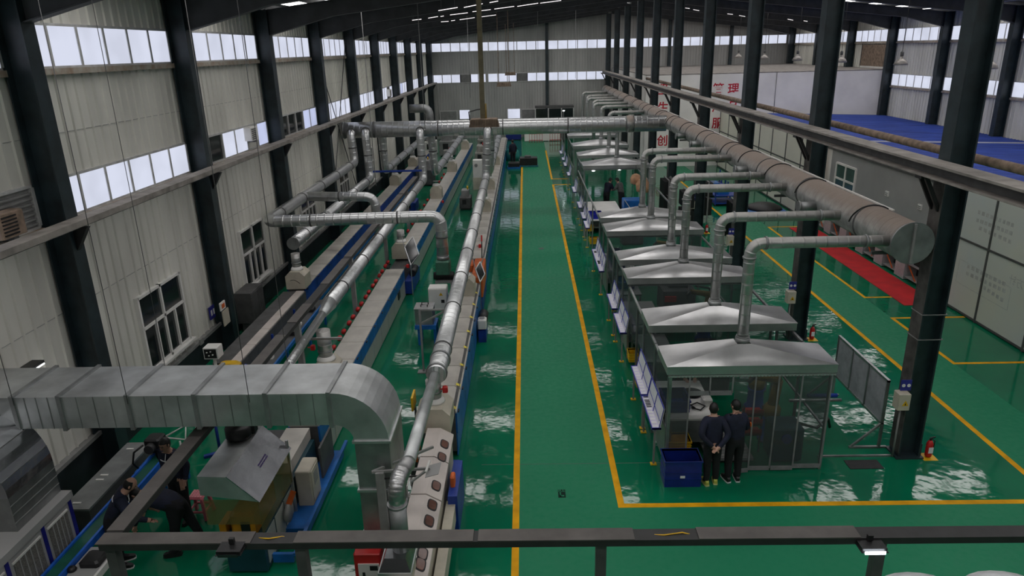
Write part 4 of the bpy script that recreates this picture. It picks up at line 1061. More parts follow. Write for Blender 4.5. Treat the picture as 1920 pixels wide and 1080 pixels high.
MB().lathe([(.05, 0), (.16, .01), (.16, .07), (.05, .08)], (0, 0, 0), 18).build('hand_wheel', M_grey, HM, None)
hw_ = [c for c in HM.children if c.name.startswith('hand_wheel')][0]; hw_.rotation_euler = (0, PI / 2, 0); hw_.location = (-4.22, 10.15, .45)
MB().bar((-4.18, 10.2, .58), (-4.12, 10.35, .75), .07).build('orange_grip', M_orange, HM)
cab = MB().bbox(-4.22, -3.95, 10.75, 11.25, .16, .86, .015).build('control_cabinet', M_cream, HM)
MB().box(-3.95, -3.935, 10.8, 11.2, .22, .82).build('cabinet_door', M_cream, cab)
MB().box(-3.935, -3.93, 10.9, 11.12, .5, .74).build('label_plate', M_facade, cab)
MB().box(-4.02, -3.98, 11.55, 12.35, .2, .85).build('guard_plate', M_dgrey, HM)
for x in (-4.8, -4.34):
    for y in (9.3, 12.0): MB().box(x - .04, x + .04, y - .04, y + .04, 0, .04).build('foot', M_black, HM)
HD = thing('stainless_hood', 'shiny stainless hood with a sloping face and a black blower on top', 'hood', (-4.6, 9.9, 1.6))
y0, y1 = 9.1, 10.65
MB().prism([(-5.07, 1.55), (-4.20, 1.42), (-4.62, 1.86), (-5.07, 1.88)], 'y', y0 + .004, y1).build('shell', M_galv, HD)
a, b, c, d = Vector((-4.63, y0, 1.865)), Vector((-4.18, y0, 1.405)), Vector((-4.18, y1, 1.405)), Vector((-4.63, y1, 1.865))
nn = Vector((.46, 0, .45)).normalized() * .012
MB().add([a, b, c, d, a + nn, b + nn, c + nn, d + nn], [(0, 1, 2, 3), (7, 6, 5, 4), (0, 4, 5, 1), (1, 5, 6, 2), (2, 6, 7, 3), (3, 7, 4, 0)]).build('sloping_face', M_stain, HD)
MB().lathe([(.20, 0), (.21, .03), (.21, .17), (.18, .20), (.08, .20), (.08, .23)], (-4.86, 10.25, 1.9), 20).build('blower', M_black, HD)
MB().bbox(-4.82, -4.62, 10.3, 10.5, 1.9, 2.14, .03).build('blower_outlet', M_black, HD)
MB().tube([(-5.02, 10.15, 2.05), (-5.06, 10.3, 2.16), (-4.95, 10.5, 2.2)], .015, 6).build('cable', M_black, HD)
for i in range(5):
    for j in range(2): MB().box(-.012, .012, -.03, .03, 0, .003).build('purple_stamp', mat('stamp_ink', (.06, .04, .16), .5), HD)
st = [c for c in HD.children if c.name.startswith('purple_stamp')]
for q, o in enumerate(st):
    i, j = q // 2, q % 2; u = .50 + .06 * j
    o.location = (-4.63 + .45 * u + .011, 9.78 + i * .07, 1.865 - .46 * u + .011); o.rotation_euler = (0, .80, 0)
M_pvcy = clear('yellowish_pvc', (.34, .32, .12), .22)
MB().box(-5.05, -4.2, 9.12, 9.128, 1.0, 1.45).build('front_curtain', M_pvcy, HD)
MB().box(-4.212, -4.204, 9.13, 10.6, .8, 1.42).build('side_curtain', M_pvcy, HD)
for x in (-5.03, -4.22): MB().box(x - .02, x + .02, 10.58, 10.62, 0, 1.6).build('post', M_steel, HD)
o = MB().bbox(-5.0, -4.7, 11.6, 12.05, .0, 1.0, .03).build('red_tub', M_red); o.location = (-.42, 0, 0); tag(o, 'red tub standing behind the stainless hood', 'tub')
# ventilation cabinet
VC = thing('ventilation_cabinet', 'white cabinet with blue corner strips and perforated grilles, lower left corner', 'cabinet', (-7.6, 8.3, 0))
M_perf = mat('perforated_grille', (.22, .21, .19), .6, .3, .3, 60)
cx1 = -7.26; yy0, yy1 = 6.4, 9.32
MB().box(-8.6, cx1, yy0, yy1, .05, 1.38).build('body', M_facade, VC)
MB().box(-8.63, cx1 + .03, yy0 - .03, yy1 + .03, 1.38, 1.5).build('top_trim', M_facade, VC)
for y in (6.45, 7.85, 8.62, 9.27): MB().box(cx1, cx1 + .012, y - .035, y + .035, .06, 1.38).build('blue_strip', mat('ultramarine', (.012, .012, .20), .4), VC)
for a, b in ((6.5, 7.8), (7.92, 8.56), (8.68, 9.2)):
    MB().box(cx1, cx1 + .014, a + .04, b - .04, .72, 1.25).build('grille', M_perf, VC)
    n = 5
    for i in range(1, n): MB().box(cx1 + .014, cx1 + .02, a + .04 + (b - a - .08) * i / n - .008, a + .04 + (b - a - .08) * i / n + .008, .72, 1.25).build('grille_bar', M_facade, VC)
    MB().box(cx1, cx1 + .02, a + .02, b - .02, 1.25, 1.28).build('panel_edge', M_white, VC)
    MB().lathe([(.018, 0), (.018, .02)], (cx1 + .01, (a + b) / 2, .5), 8).build('screw', M_dgrey, VC)
MB().box(-8.55, cx1 - .05, yy0 + .05, yy1 - .05, 0, .05).build('plinth', M_black, VC)
# long grey metal trunk
TR = thing('metal_trunk', 'long low grey metal trunk between the wall and the green belt', 'trunk', (-7.85, 11.2, 0))
MB().box(-8.08, -7.62, 10.12, 12.25, .05, .56).build('body', M_dgrey, TR)
MB().box(-8.10, -7.60, 10.10, 12.27, .56, .60).build('lid', mat('grey_lid', (.26, .27, .27), .4, .3, .15, 3), TR)
for y in (10.25, 10.95, 11.1, 12.0): MB().box(-7.98, -7.84, y, y + .04, .60, .615).build('lid_clip', M_white, TR)
MB().box(-8.0, -7.7, 10.3, 12.1, 0, .05).build('skid', M_black, TR)
# green belt conveyor
q0, q1 = atz(98, 1080, .75), atz(231, 926, .75)
xb = (q0.x + q1.x) / 2
GB = thing('green_belt_conveyor', 'narrow green belt conveyor with bright blue edges, lower left', 'conveyor', (xb, 9.3, 0))
MB().box(xb - .10, xb + .12, 6.2, 11.6, .70, .735).build('belt', M_greenbelt, GB)
for x in (xb - .12, xb + .14): MB().box(x - .02, x + .02, 6.2, 11.6, .66, .77).build('blue_edge', mat('bright_blue', (.012, .12, .55), .4), GB)
for y in (6.6, 8.2, 9.8, 11.4):
    for x in (xb - .08, xb + .1): MB().box(x - .025, x + .025, y - .025, y + .025, 0, .66).build('leg', M_blue, GB)
WT = thing('white_bench', 'white topped bench beside the green belt', 'bench', (xb + .42, 8.6, 0))
MB().box(xb + .18, xb + .62, 6.2, 9.0, .66, .70).build('top', M_facade, WT)
MB().box(xb + .60, xb + .64, 6.2, 9.0, .60, .71).build('edge', M_white, WT)
for y in (6.5, 7.7, 8.9):
    for x in (xb + .22, xb + .58): MB().box(x - .02, x + .02, y - .02, y + .02, 0, .66).build('leg', M_white, WT)
pb = atz(178, 1050, .72)
o = MB().bbox(pb.x - .16, pb.x + .14, pb.y - .16, pb.y + .16, .702, .80, .03).build('black_tool_case', M_black); tag(o, 'black tool case lying on the white topped bench', 'case')
pb = atz(135, 1068, .72)
o = MB().lathe([(.06, 0), (.07, .02), (.05, .06), (.02, .07)], (pb.x, pb.y, .702), 12).build('black_plug', M_black); tag(o, 'small round black plug on the white topped bench', 'plug')
# black coiling head on a blue frame beside the belt
BK = thing('coiling_head', 'black camera like coiling head on a blue frame beside the trunk', 'machine', (-7.15, 11.7, 0))
MB().box(-7.5, -6.75, 11.35, 11.95, .42, .50).build('blue_table', M_blue, BK)
for x in (-7.45, -6.8):
    for y in (11.4, 11.9): MB().box(x - .035, x + .035, y - .035, y + .035, 0, .42).build('leg', M_blue, BK)
MB().bbox(-7.3, -7.0, 11.5, 11.8, .82, 1.10, .03).build('head', M_black, BK)
MB().cyl((-7.15, 11.65, .5), (-7.15, 11.65, .82), .05).build('stem', M_black, BK)
MB().cyl((-7.15, 11.5, .96), (-7.15, 11.38, .96), .09).build('barrel', M_rubber, BK)
MB().tube([(-7.3, 11.5, 1.0), (-7.45, 11.4, .9), (-7.48, 11.35, .7), (-7.4, 11.4, .52)], .02, 6).build('hose', M_black, BK)
# white tube frame and blue cross stand
TF = thing('tube_frame', 'white tubular frame leaning near the dark column foot', 'frame', (-7.2, 12.8, 0))
MB().tube([(-7.6, 12.7, .45), (-7.2, 12.9, .62), (-7.15, 12.7, .4), (-7.6, 12.7, .45)], .022, 8).build('loop', M_white, TF)
MB().tube([(-7.25, 12.5, .1), (-6.95, 13.6, .75)], .022, 8).build('pole', M_white, TF)
MB().cyl((-7.22, 12.6, 0), (-7.22, 12.6, .42), .02, 8).build('leg', M_white, TF)
CS = thing('cross_stand', 'blue four armed floor stand', 'stand', (-6.5, 12.75, 0))
for k in range(4):
    a = k * PI / 2 + .4; MB().bar((-6.5, 12.75, .05), (-6.5 + .32 * math.cos(a), 12.75 + .32 * math.sin(a), .03), .09, .05).build('arm', M_dblue, CS)
MB().cyl((-6.5, 12.75, .03), (-6.5, 12.75, .9), .03, 10).build('post', M_dblue, CS)
MB().tube([(-6.5 + .3 * math.cos(t), 12.75 + .3 * math.sin(t), .9) for t in [i * PI / 8 for i in range(17)]], .015, 6, caps=False).build('hoop', M_dblue, CS)
PL = thing('low_platform', 'low grey platform with a pale edge behind the standing workers', 'platform', (-5.8, 12.7, 0))
MB().box(-6.3, -5.15, 12.2, 13.3, .1, .25).build('deck', M_dgrey, PL); MB().box(-6.3, -5.15, 12.17, 12.2, .16, .26).build('edge', M_white, PL)
for x in (-6.2, -5.25):
    for y in (12.3, 13.2): MB().box(x - .04, x + .04, y - .04, y + .04, 0, .1).build('foot', M_black, PL)
# pink plastic stool
p = atz(374, 972)
SX, SY = p.x, p.y + .1
ST = thing('plastic_stool', 'pink plastic stool with a gridded seat', 'stool', (SX, SY, 0))
MB().bbox(SX - .14, SX + .14, SY - .14, SY + .14, .42, .46, .03).build('seat', M_pink, ST)
M_pinkd = mat('pale_pink', (.85, .42, .42), .4)
for i in range(5):
    for j in range(5): MB().box(SX - .115 + i * .05, SX - .085 + i * .05, SY - .115 + j * .05, SY - .085 + j * .05, .46, .463).build('seat_square', M_pinkd, ST)
for sx in (-1, 1):
    for sy in (-1, 1): MB().bar((SX + sx * .12, SY + sy * .12, .42), (SX + sx * .16, SY + sy * .16, 0), .05).build('leg', M_pink, ST)
for sx in (-1, 1):
    MB().bar((SX + sx * .145, SY - .145, .16), (SX + sx * .145, SY + .145, .16), .03).build('stretcher', M_pink, ST)
    MB().bar((SX - .145, SY + sx * .145, .16), (SX + .145, SY + sx * .145, .16), .03).build('stretcher', M_pink, ST)
# white heater box on a post and things on the left wall
p = aty(398, 660, 15.0)
EX = thing('control_box', 'white angled control box with a dark face on a post, by the yellow guard', 'control box', (p.x, 15, 0))
MB().bbox(p.x - .17, p.x + .17, 14.9, 15.2, p.z - .14, p.z + .14, .01).build('case', M_white, EX)
MB().box(p.x - .14, p.x + .14, 14.885, 14.9, p.z - .11, p.z + .11).build('dark_face', M_black, EX)
for i, (dx, dz) in enumerate(((-.07, .03), (.02, .05), (.06, -.03), (-.03, -.05))): MB().lathe([(.018, 0), (.018, .02)], (p.x + dx, 14.87, p.z + dz), 8).build('dial', M_white, EX)
MB().cyl((p.x, 15.05, 0), (p.x, 15.05, p.z - .14), .035, 10).build('post', M_white, EX)
def wallsign(name, label, px, py, X, w, h, mt, mk=None, cat='sign', group=None):
    p = atx(px, py, X); s = 1 if X < 0 else -1
    t = thing(name, label, cat, p, group)
    MB().box(min(X, X + s * .03), max(X, X + s * .03), p.y - w / 2, p.y + w / 2, p.z - h / 2, p.z + h / 2).build('plate', mt, t)
    if mk:
        for d in (-.22, .22): MB().box(min(X + s * .03, X + s * .034), max(X + s * .03, X + s * .034), p.y + d * w - w * .12, p.y + d * w + w * .12, p.z - h * .22, p.z + h * .22).build('white_mark', mk, t)
    return t
wallsign('wall_sign', 'small blue sign with two white marks on the left wall', 397, 585, XL + .04, .34, .36, M_purple, M_white)
wallsign('wall_box', 'white box with a red panel on the second left column', 416, 573, -8.32, .32, .22, M_white, None, 'box')
wallsign('wall_box', 'pale switch box below the red panel on the second left column', 423, 594, -8.32, .38, .42, M_cream, None, 'box')
p = atx(416, 573, -8.32); o = MB().box(-8.285, -8.28, p.y - .09, p.y + .09, p.z - .06, p.z + .06).build('red_display', M_orange); tag(o, 'orange red display on the white box at the second left column', 'display')
wallsign('wall_box', 'small grey socket box at the foot of the left wall by the control box', 377, 640, XL + .13, .2, .16, M_grey, None, 'box')
GC = thing('grey_locker', 'dark grey steel locker standing against the left wall past the second column', 'locker', (-8.45, 20.1, 0))
MB().bbox(-8.7, -8.2, 19.5, 20.5, .3, 1.25, .01).build('body', M_dgrey, GC); MB().box(-8.2, -8.19, 19.55, 20.0, .35, 1.2).build('door', M_dgrey, GC); MB().box(-8.2, -8.19, 20.02, 20.45, .35, 1.2).build('door', M_dgrey, GC)
for y in (19.6, 20.4): MB().box(-8.6, -8.3, y - .04, y + .04, 0, .3).build('leg', M_dgrey, GC)
p = atx(66, 682, XL + .15)
WL = thing('wall_lamp', 'short lit tube lamp on the left wall above the square duct', 'lamp', p)
MB().box(p.x - .12, p.x + .1, p.y - .5, p.y + .1, p.z - .02, p.z + .03).build('housing', M_black, WL)
MB().box(p.x - .1, p.x + .11, p.y - .45, p.y + .08, p.z - .04, p.z - .02).build('tube', emis('lamp_tube', (1, 1, 1), 5), WL)
# air conditioners in the lower window band
for i, (px, py) in enumerate(((472, 250), (730, 174), (14, 420))):
    p = atx(px, py, XL + .2)
    t = thing('air_conditioner', ['air conditioner in the second window bay of the left wall', 'small air conditioner in a far window bay of the left wall', 'dark air conditioner louvre at the left edge of the window band'][i], 'air conditioner', p)
    h = .42
    MB().bbox(XL + .06, XL + .30, p.y - .30, p.y + .30, p.z - h / 2, p.z + h / 2, .02).build('case', M_white if i < 2 else M_brown, t)
    for k in range(6): MB().box(XL + .30, XL + .312, p.y - .25, p.y + .10, p.z - h * .4 + k * h * .14, p.z - h * .4 + k * h * .14 + .025).build('slat', M_black, t)
    MB().box(XL + .06, XL + .3, p.y - .06, p.y + .06, p.z - h / 2 - .06, p.z - h / 2).build('bracket', M_dgrey, t)
# near end of the aisle side line: shiny transition hood and red cabinet
TH = thing('transition_hood', 'bright sheet metal transition hood below the flexible pipe', 'hood', (-2.05, 8.75, 0))
cx_, zh = vb.x, vb.z; x0, x1, y0, y1 = cx_ - .21, cx_ + .21, YV - .28, YV + .28
v = [(x0, y0, zh - .16), (x1, y0, zh - .16), (x1, y1, zh - .16), (x0, y1, zh - .16), (x0 + .07, y0 + .08, zh), (x1 - .07, y0 + .08, zh), (x1 - .07, y1 - .08, zh), (x0 + .07, y1 - .08, zh)]
MB().add(v, [(3, 2, 1, 0), (4, 5, 6, 7), (0, 1, 5, 4), (1, 2, 6, 5), (2, 3, 7, 6), (3, 0, 4, 7)]).build('top', M_stain, TH)
MB().box(x0 - .01, x1 + .01, y0 - .01, y1 + .01, zh - .22, zh - .16).build('collar', M_galv, TH)
MB().box(x0 + .03, x1 - .03, y0 + .03, y1 - .02, .0, zh - .22).build('body', M_cream, TH)
RC = thing('red_cabinet', 'red cabinet with a white panel beside the transition hood', 'cabinet', (-2.5, 8.9, 0))
MB().bbox(-2.72, -2.32, 8.75, 9.12, .04, .72, .015).build('body', M_red, RC); MB().box(-2.66, -2.34, 8.735, 8.75, .1, .55).build('white_panel', M_white, RC); MB().box(-2.6, -2.56, 8.725, 8.735, .2, .4).build('slot', M_black, RC); MB().box(-2.48, -2.36, 8.725, 8.735, .44, .52).build('slot', M_black, RC); MB().box(-2.7, -2.34, 8.8, 9.1, 0, .04).build('plinth', M_black, RC)
o = MB().box(-2.36, -2.12, 7.9, 8.35, .25, .5).build('white_crate', M_white); o.location.z = -.25; tag(o, 'white crate at the bottom edge beside the red cabinet', 'crate')
# thin steel gantry with a sample plate over the portholes
gp_ = aty(712, 885, 9.05); gx, gz = gp_.x, gp_.z
GA = thing('steel_gantry', 'thin steel gantry on a post reaching over the porthole conveyor', 'gantry', (gx, 9.05, 0))
MB().box(gx - .06, gx + .06, 9.0, 9.1, 0, gz).build('post', M_grey, GA)
e1, e2, e3 = aty(812, 838, 9.9), aty(805, 878, 9.2), aty(770, 904, 9.0)
MB().bar((gx - .12, 9.05, gz), e1, .035).build('arm', M_grey, GA)
MB().bar((gx - .12, 9.05, gz), e2, .035).build('arm', M_grey, GA)
MB().bar((gx, 9.05, gz - .12), (e2.x - .15, 9.15, gz - .14), .02).build('brace', M_black, GA)
MB().bar(e3, e2, .03).build('brace', M_grey, GA)
MB().add([e2 + Vector((-.05, -.15, -.06)), e2 + Vector((.15, -.12, -.02)), e2 + Vector((.17, .12, .03)), e2 + Vector((-.03, .09, -.01)), e2 + Vector((-.05, -.15, -.07)), e2 + Vector((.15, -.12, -.03)), e2 + Vector((.17, .12, .02)), e2 + Vector((-.03, .09, -.02))], [(0, 1, 2, 3), (7, 6, 5, 4), (0, 4, 5, 1), (1, 5, 6, 2), (2, 6, 7, 3), (3, 7, 4, 0)]).build('sample_plate', M_facade, GA)
MB().bar(e2 + Vector((-.04, -.1, 0)), e2 + Vector((0, .08, .08)), .03).build('plate_grip', M_white, GA)
# ================================================================== BOOTHS ON THE RIGHT
M_hood = mat('hood_sheet', (.60, .60, .60), .30, .80, .12, 1.8, bump=.10, bscale=2.2)
M_hoodf = mat('hood_fascia', (.42, .44, .43), .40, .75, .12, 2)
M_lav = mat('lavender_top', (.66, .62, .82), .4, 0, .05, 4)
M_paper = mat('paper_white', (.80, .80, .82), .6, 0, .03, 4)
M_ublue = mat('rim_blue', (.04, .05, .42), .45)
def hood(x0, x1, yf, yb, label, apex, zf=2.1):
    t = thing('booth_hood', label, 'hood', ((x0 + x1) / 2, (yf + yb) / 2, zf), 'pyramid hoods over the booths')
    z1 = zf + .17; ax, ay, az = apex
    m = MB().box(x0, x1, yf, yf + .02, zf, z1).build('front_fascia', M_hoodf, t)
    MB().box(x0, x1, yb - .02, yb, zf, z1).build('back_fascia', M_hoodf, t)
    MB().box(x0, x0 + .02, yf + .02, yb - .02, zf, z1).build('side_fascia', M_hoodf, t)
    MB().box(x1 - .02, x1, yf + .02, yb - .02, zf, z1).build('side_fascia', M_hoodf, t)
    r = .13
    base = [(x0 - .01, yf - .01, z1), (x1 + .01, yf - .01, z1), (x1 + .01, yb + .01, z1), (x0 - .01, yb + .01, z1)]
    top = [(ax - r, ay - r, az), (ax + r, ay - r, az), (ax + r, ay + r, az), (ax - r, ay + r, az)]
    for i in range(4):
        j = (i + 1) % 4
        a, b, c, d = [Vector(p) for p in (base[i], base[j], top[j], top[i])]
        # grid so that the sheet can sag a little between the ridges
        n, k = 8, 5; v = []; f = []
        for u in range(n + 1):
            for w in range(k + 1):
                s_, q = u / n, w / k
                p = (a.lerp(b, s_)).lerp(d.lerp(c, s_), q)
                p = p + Vector((0, 0, -.030 * math.sin(PI * s_) * math.sin(PI * q)))
                v.append(p)
        for u in range(n):
            for w in range(k): f.append((u * (k + 1) + w, (u + 1) * (k + 1) + w, (u + 1) * (k + 1) + w + 1, u * (k + 1) + w + 1))
        MB().add(v, f, smooth=True).build('roof_panel', M_hood, t)
    MB().cyl((ax, ay, az - .03), (ax, ay, az + .09), .135, 18).build('collar', M_galvd, t)
    n = int((x1 - x0) / .06)
    return t
def branch(ax, ay, az, label, r=.105, zt=4.45, n=16):
    t = thing('branch_pipe', label, 'pipe', (ax, ay, az), 'branch pipes from hoods to main duct')
    P = bent([(ax, ay, az + .06), (ax, ay, zt), (XM - .30, ay, zt)], .26, 6)
    MB().tube(P, r, n).build('tube', M_ductb, t)
    for c, d in (((ax, ay, az + .10), (0, 0, 1)), ((ax, ay, zt - .27), (0, 0, 1)), ((ax + .27, ay, zt), (1, 0, 0)), ((XM - .75, ay, zt), (1, 0, 0))):
        MB().ring(c, d, r, .035, .02, n).build('joint_ring', M_galvd, t)
    return t
near_h = [(11.90, 12.86), (13.95, 14.95), (17.20, 18.05), (18.85, 19.75), (22.10, 23.15), (24.0, 24.82)]
HX0, HX1 = 2.55, 5.67
wd = ['nearest', 'second', 'third', 'fourth', 'fifth', 'sixth']
for i, (a, b) in enumerate(near_h):
    ay = (a + b) / 2 + .08
    hood(HX0, HX1, a, b, 'silver pyramid hood of the booths, %s from the camera' % wd[i], (4.06, ay, 2.52))
    branch(4.06, ay, 2.52, 'bent branch pipe rising from the %s pyramid hood' % wd[i])
far_h = [(35.4, 36.7), (39.0, 40.3), (43.0, 44.4), (48.2, 49.4), (53.2, 54.4), (57.4, 58.6)]
fw_ = ['first', 'second', 'third', 'fourth', 'fifth', 'sixth']
for i, (a, b) in enumerate(far_h):
    ay = (a + b) / 2 + .1
    hood(2.85, 6.2, a, b, 'silver pyramid hood beyond the cross duct line, %s of the far group' % fw_[i], (4.62, ay, 2.55))
    branch(4.62, ay, 2.55, 'bent branch pipe rising from the %s far hood' % fw_[i], n=12)
for i, y in enumerate((46.3, 51.2)): branch(4.4, y, .8, 'straight drop pipe between far hoods, %s one' % ('nearer', 'farther')[i], n=12)

def table(y0, y1, z, label, items=True, X0=2.37, X1=2.54):
    """narrow lavender shelf with papers and a sloping document board, on legs"""
    t = thing('document_shelf', label, 'shelf', ((X0 + X1) / 2, (y0 + y1) / 2, 0), 'document shelves beside the booths')
    MB().box(X0, X1, y0, y1, z - .03, z).build('top', M_lav, t)
    MB().box(X0 - .012, X0, y0, y1, z - .035, z + .012).build('rim', M_ublue, t)
    for y in (y0, y1 - .012): MB().box(X0, X1, y, y + .012, z - .035, z + .012).build('rim', M_ublue, t)
    bd = MB().prism([(X1 - .035, z), (X1 - .02, z), (X1 + .055, z + .42), (X1 + .04, z + .42)], 'y', y0, y1).build('document_board', M_paper, t)
    for k in range(int((y1 - y0) / .14)):
        y = y0 + .04 + k * .14
        MB().box(X0 + .02, X1 - .05, y, y + .10, z, z + .004).build('paper_slip', M_paper, t)
    n = max(2, int((y1 - y0) / .5))
    for k in range(n + 1):
        y = y0 + (y1 - y0) * k / n
        MB().bar((X1 - .045, y, z + .01), (X1 + .035, y, z + .43), .012, .012).build('board_rib', M_ublue, t)
    MB().bar((X1 + .035, y0, z + .43), (X1 + .035, y1, z + .43), .02).build('board_edge', M_ublue, t)
    MB().bar((X1 - .04, y0, z + .16), (X1 - .01, y1, z + .16), .010).build('board_edge', M_ublue, t)
    for y in (y0 + .06, y1 - .06):
        MB().bar((X0 + .06, y, 0), (X0 + .06, y, z - .03), .035).build('leg', M_grey, t)
        MB().box(X0 + .0, X0 + .12, y - .05, y + .05, 0, .02).build('yellow_foot', M_yel, t)
    return t
def basket(x0, x1, y0, y1, z0, z1, mt, label, name='storage_bin', cat='bin', group=None, tagp=None):
    """open topped crate with rim, ribs and hand holes"""
    t = thing(name, label, cat, ((x0 + x1) / 2, (y0 + y1) / 2, z0), group)
    w = .02
    MB().box(x0, x1, y0, y1, z0, z0 + .02).build('bottom', mt, t)
    MB().box(x0, x1, y0, y0 + w, z0 + .02, z1).build('side', mt, t); MB().box(x0, x1, y1 - w, y1, z0 + .02, z1).build('side', mt, t)
    MB().box(x0, x0 + w, y0 + w, y1 - w, z0 + .02, z1).build('side', mt, t); MB().box(x1 - w, x1, y0 + w, y1 - w, z0 + .02, z1).build('side', mt, t)
    s = MB(); e = .018
    s.box(x0 - e, x1 + e, y0 - e, y0 + w, z1 - .03, z1).box(x0 - e, x1 + e, y1 - w, y1 + e, z1 - .03, z1).box(x0 - e, x0 + w, y0 + w, y1 - w, z1 - .03, z1).box(x1 - w, x1 + e, y0 + w, y1 - w, z1 - .03, z1)
    s.build('rim', mt, t)
    for f_ in (.3, .55):
        z = z0 + (z1 - z0) * f_
        MB().box(x0 - .01, x1 + .01, y0 - .01, y0, z, z + .018).build('rib', mt, t); MB().box(x0 - .01, x0, y0, y1, z, z + .018).build('rib', mt, t)
    if tagp: MB().box(x0 + (x1 - x0) * .42, x0 + (x1 - x0) * .55, y0 - .014, y0 - .01, z0 + (z1 - z0) * .36, z0 + (z1 - z0) * .45).build('label', M_paper, t)
    return t
def booth(x0, x1, y0, y1, label, strips=None, clearsides=True, group='work booths'):
    """steel frame under two hoods with clear side boards"""
    t = thing('work_booth', label, 'booth', ((x0 + x1) / 2, (y0 + y1) / 2, 0), group)
    zt = 2.08
    for x in (x0 + .04, x1 - .04):
        for y in (y0 + .06, (y0 + y1) / 2, y1 - .06): MB().box(x - .025, x + .025, y - .025, y + .025, 0, zt).build('post', M_galvd, t)
        MB().box(x - .025, x + .025, y0 + .03, y1 - .03, zt - .05, zt).build('top_rail', M_galvd, t)
        MB().box(x - .02, x + .02, y0 + .09, y1 - .09, .88, .92).build('mid_rail', M_galvd, t)
        for a, b in ((y0 + .10, (y0 + y1) / 2 - .04), ((y0 + y1) / 2 + .04, y1 - .10)):
            MB().box(x - .004, x + .004, a, b, .94, zt - .06).build('clear_board', M_acr, t)
            if x < 4: MB().box(x - .004, x + .004, a, b, .1, .86).build('steel_board', M_hoodf, t)
    for y in (y0 + .06, y1 - .06): MB().box(x0 + .04, x1 - .04, y - .025, y + .025, zt - .05, zt).build('cross_rail', M_galvd, t)
    return t
# ---- booth 1 with strip curtain
b1 = booth(HX0 + .02, HX1 - .02, 11.93, 14.93, 'nearest work booth with a clear strip curtain and two people in front')
xe = [2.62, 2.98, 3.36, 3.78, 4.20, 4.63, 5.06, 5.60]
zl = [.22, 1.72, 1.72, .06, .06, .08, .10]
yo = [0, 0, 0, -.06, .0, -.03, .0]
M_hem = mat('grey_hem', (.22, .225, .23), .6)
for i in range(7):
    a, b = xe[i] + .006, xe[i + 1] - .006
    top, bot = 2.08, zl[i]
    yt, yb_ = 11.90, 11.90 + yo[i] + (.04 if i > 2 else 0)
    sh = (.14, .10, .06, .02)[i - 3] if i > 2 else 0
    lean = -.12 if i == 3 else 0
    v = [(a, yt, top), (b, yt, top), (b, yb_, bot), (a + lean * -1, yb_ - (.05 if i == 3 else 0), bot)]
    MB().add(v + [(p[0], p[1] + .006, p[2]) for p in v], [(0, 1, 2, 3), (7, 6, 5, 4), (0, 4, 5, 1), (1, 5, 6, 2), (2, 6, 7, 3), (3, 7, 4, 0)]).build('curtain_strip', M_pvc, b1)
    MB().bar((b, yt - .006, top), (b, yb_ - .006, bot), .030, .012).build('curtain_edge', M_hem, b1)
    if i: MB().bar((v[3][0], v[3][1] - .006, bot), (b, yb_ - .006, bot), .012, .09).build('curtain_hem', M_hem, b1)
MB().box(HX0 + .02, HX1 - .02, 11.885, 11.9, 2.05, 2.09).build('curtain_track', M_galv, b1)
for k in range(48):
    x = HX0 + .06 + k * (HX1 - HX0 - .12) / 47
    MB().box(x - .012, x + .012, 11.872, 11.885, 2.055, 2.075).build('track_clip', M_grey, b1)
MB().bar((2.62, 11.92, 2.05), (2.62, 11.92, .05), .05).build('front_post', M_galvd, b1); MB().bar((5.62, 12.0, 2.05), (5.62, 12.0, .05), .05).build('front_post', M_galvd, b1)
table(12.15, 13.5, .84, 'lavender document shelf with black slips, nearest one beside the nearest booth')
table(13.55, 15.0, .84, 'lavender document shelf at the far end of the nearest booth')
for k in range(6): 
    o = MB().box(2.40, 2.50, 13.0 + k * .07 + (0.08 if k == 5 else 0), 13.035 + k * .07 + (0.08 if k == 5 else 0), .846, .850).build('black_slip', M_black); tag(o, 'black slip on the nearest document shelf, %s from the near end' % ('first', 'second', 'third', 'fourth', 'fifth', 'sixth')[k], 'slip', 'black slips on the nearest shelf')
# ---- contents of booth 1
wt = thing('work_table', 'white work table inside the nearest booth', 'table', (3.3, 13.2, 0))
MB().box(2.75, 3.75, 12.5, 14.2, .80, .84).build('top', M_white, wt)
for x in (2.8, 3.7):
    for y in (12.55, 14.15): MB().box(x - .025, x + .025, y - .025, y + .025, 0, .8).build('leg', M_steel, wt)
MB().box(2.8, 3.7, 12.6, 14.1, .25, .28).build('lower_shelf', M_galvd, wt)
o = MB().lathe([(.04, 0), (.19, .01), (.21, .05), (.20, .055), (.17, .02)], (3.45, 13.55, .842), 22).build('black_dish', M_black); tag(o, 'black round dish on the white table in the nearest booth', 'dish')
o = MB().tube([(3.3, 12.9, .87), (3.45, 12.8, .87), (3.58, 12.95, .88), (3.45, 13.1, .88), (3.3, 13.0, .88), (3.35, 12.85, .89)], .016, 6).build('coiled_cable', M_black); tag(o, 'coiled black cable on the white table in the nearest booth', 'cable')
o = MB().bbox(3.55, 3.75, 13.0, 13.25, .842, 1.0, .03).build('white_device', M_white); tag(o, 'small white device on the white table in the nearest booth', 'device')
basket(2.72, 3.22, 12.75, 13.35, .845, 1.10, M_crate, 'blue crate on the white table behind the curtain', 'blue_crate', 'crate', 'blue crates')
basket(2.50, 3.18, 11.42, 11.86, 0, .56, M_crate, 'big blue crate with a small label on the floor before the nearest booth', 'blue_crate', 'crate', 'blue crates', True)
basket(2.70, 3.15, 12.2, 12.55, .30, .50, M_yel, 'yellow bin low inside the nearest booth', 'yellow_bin', 'bin', 'yellow bins')
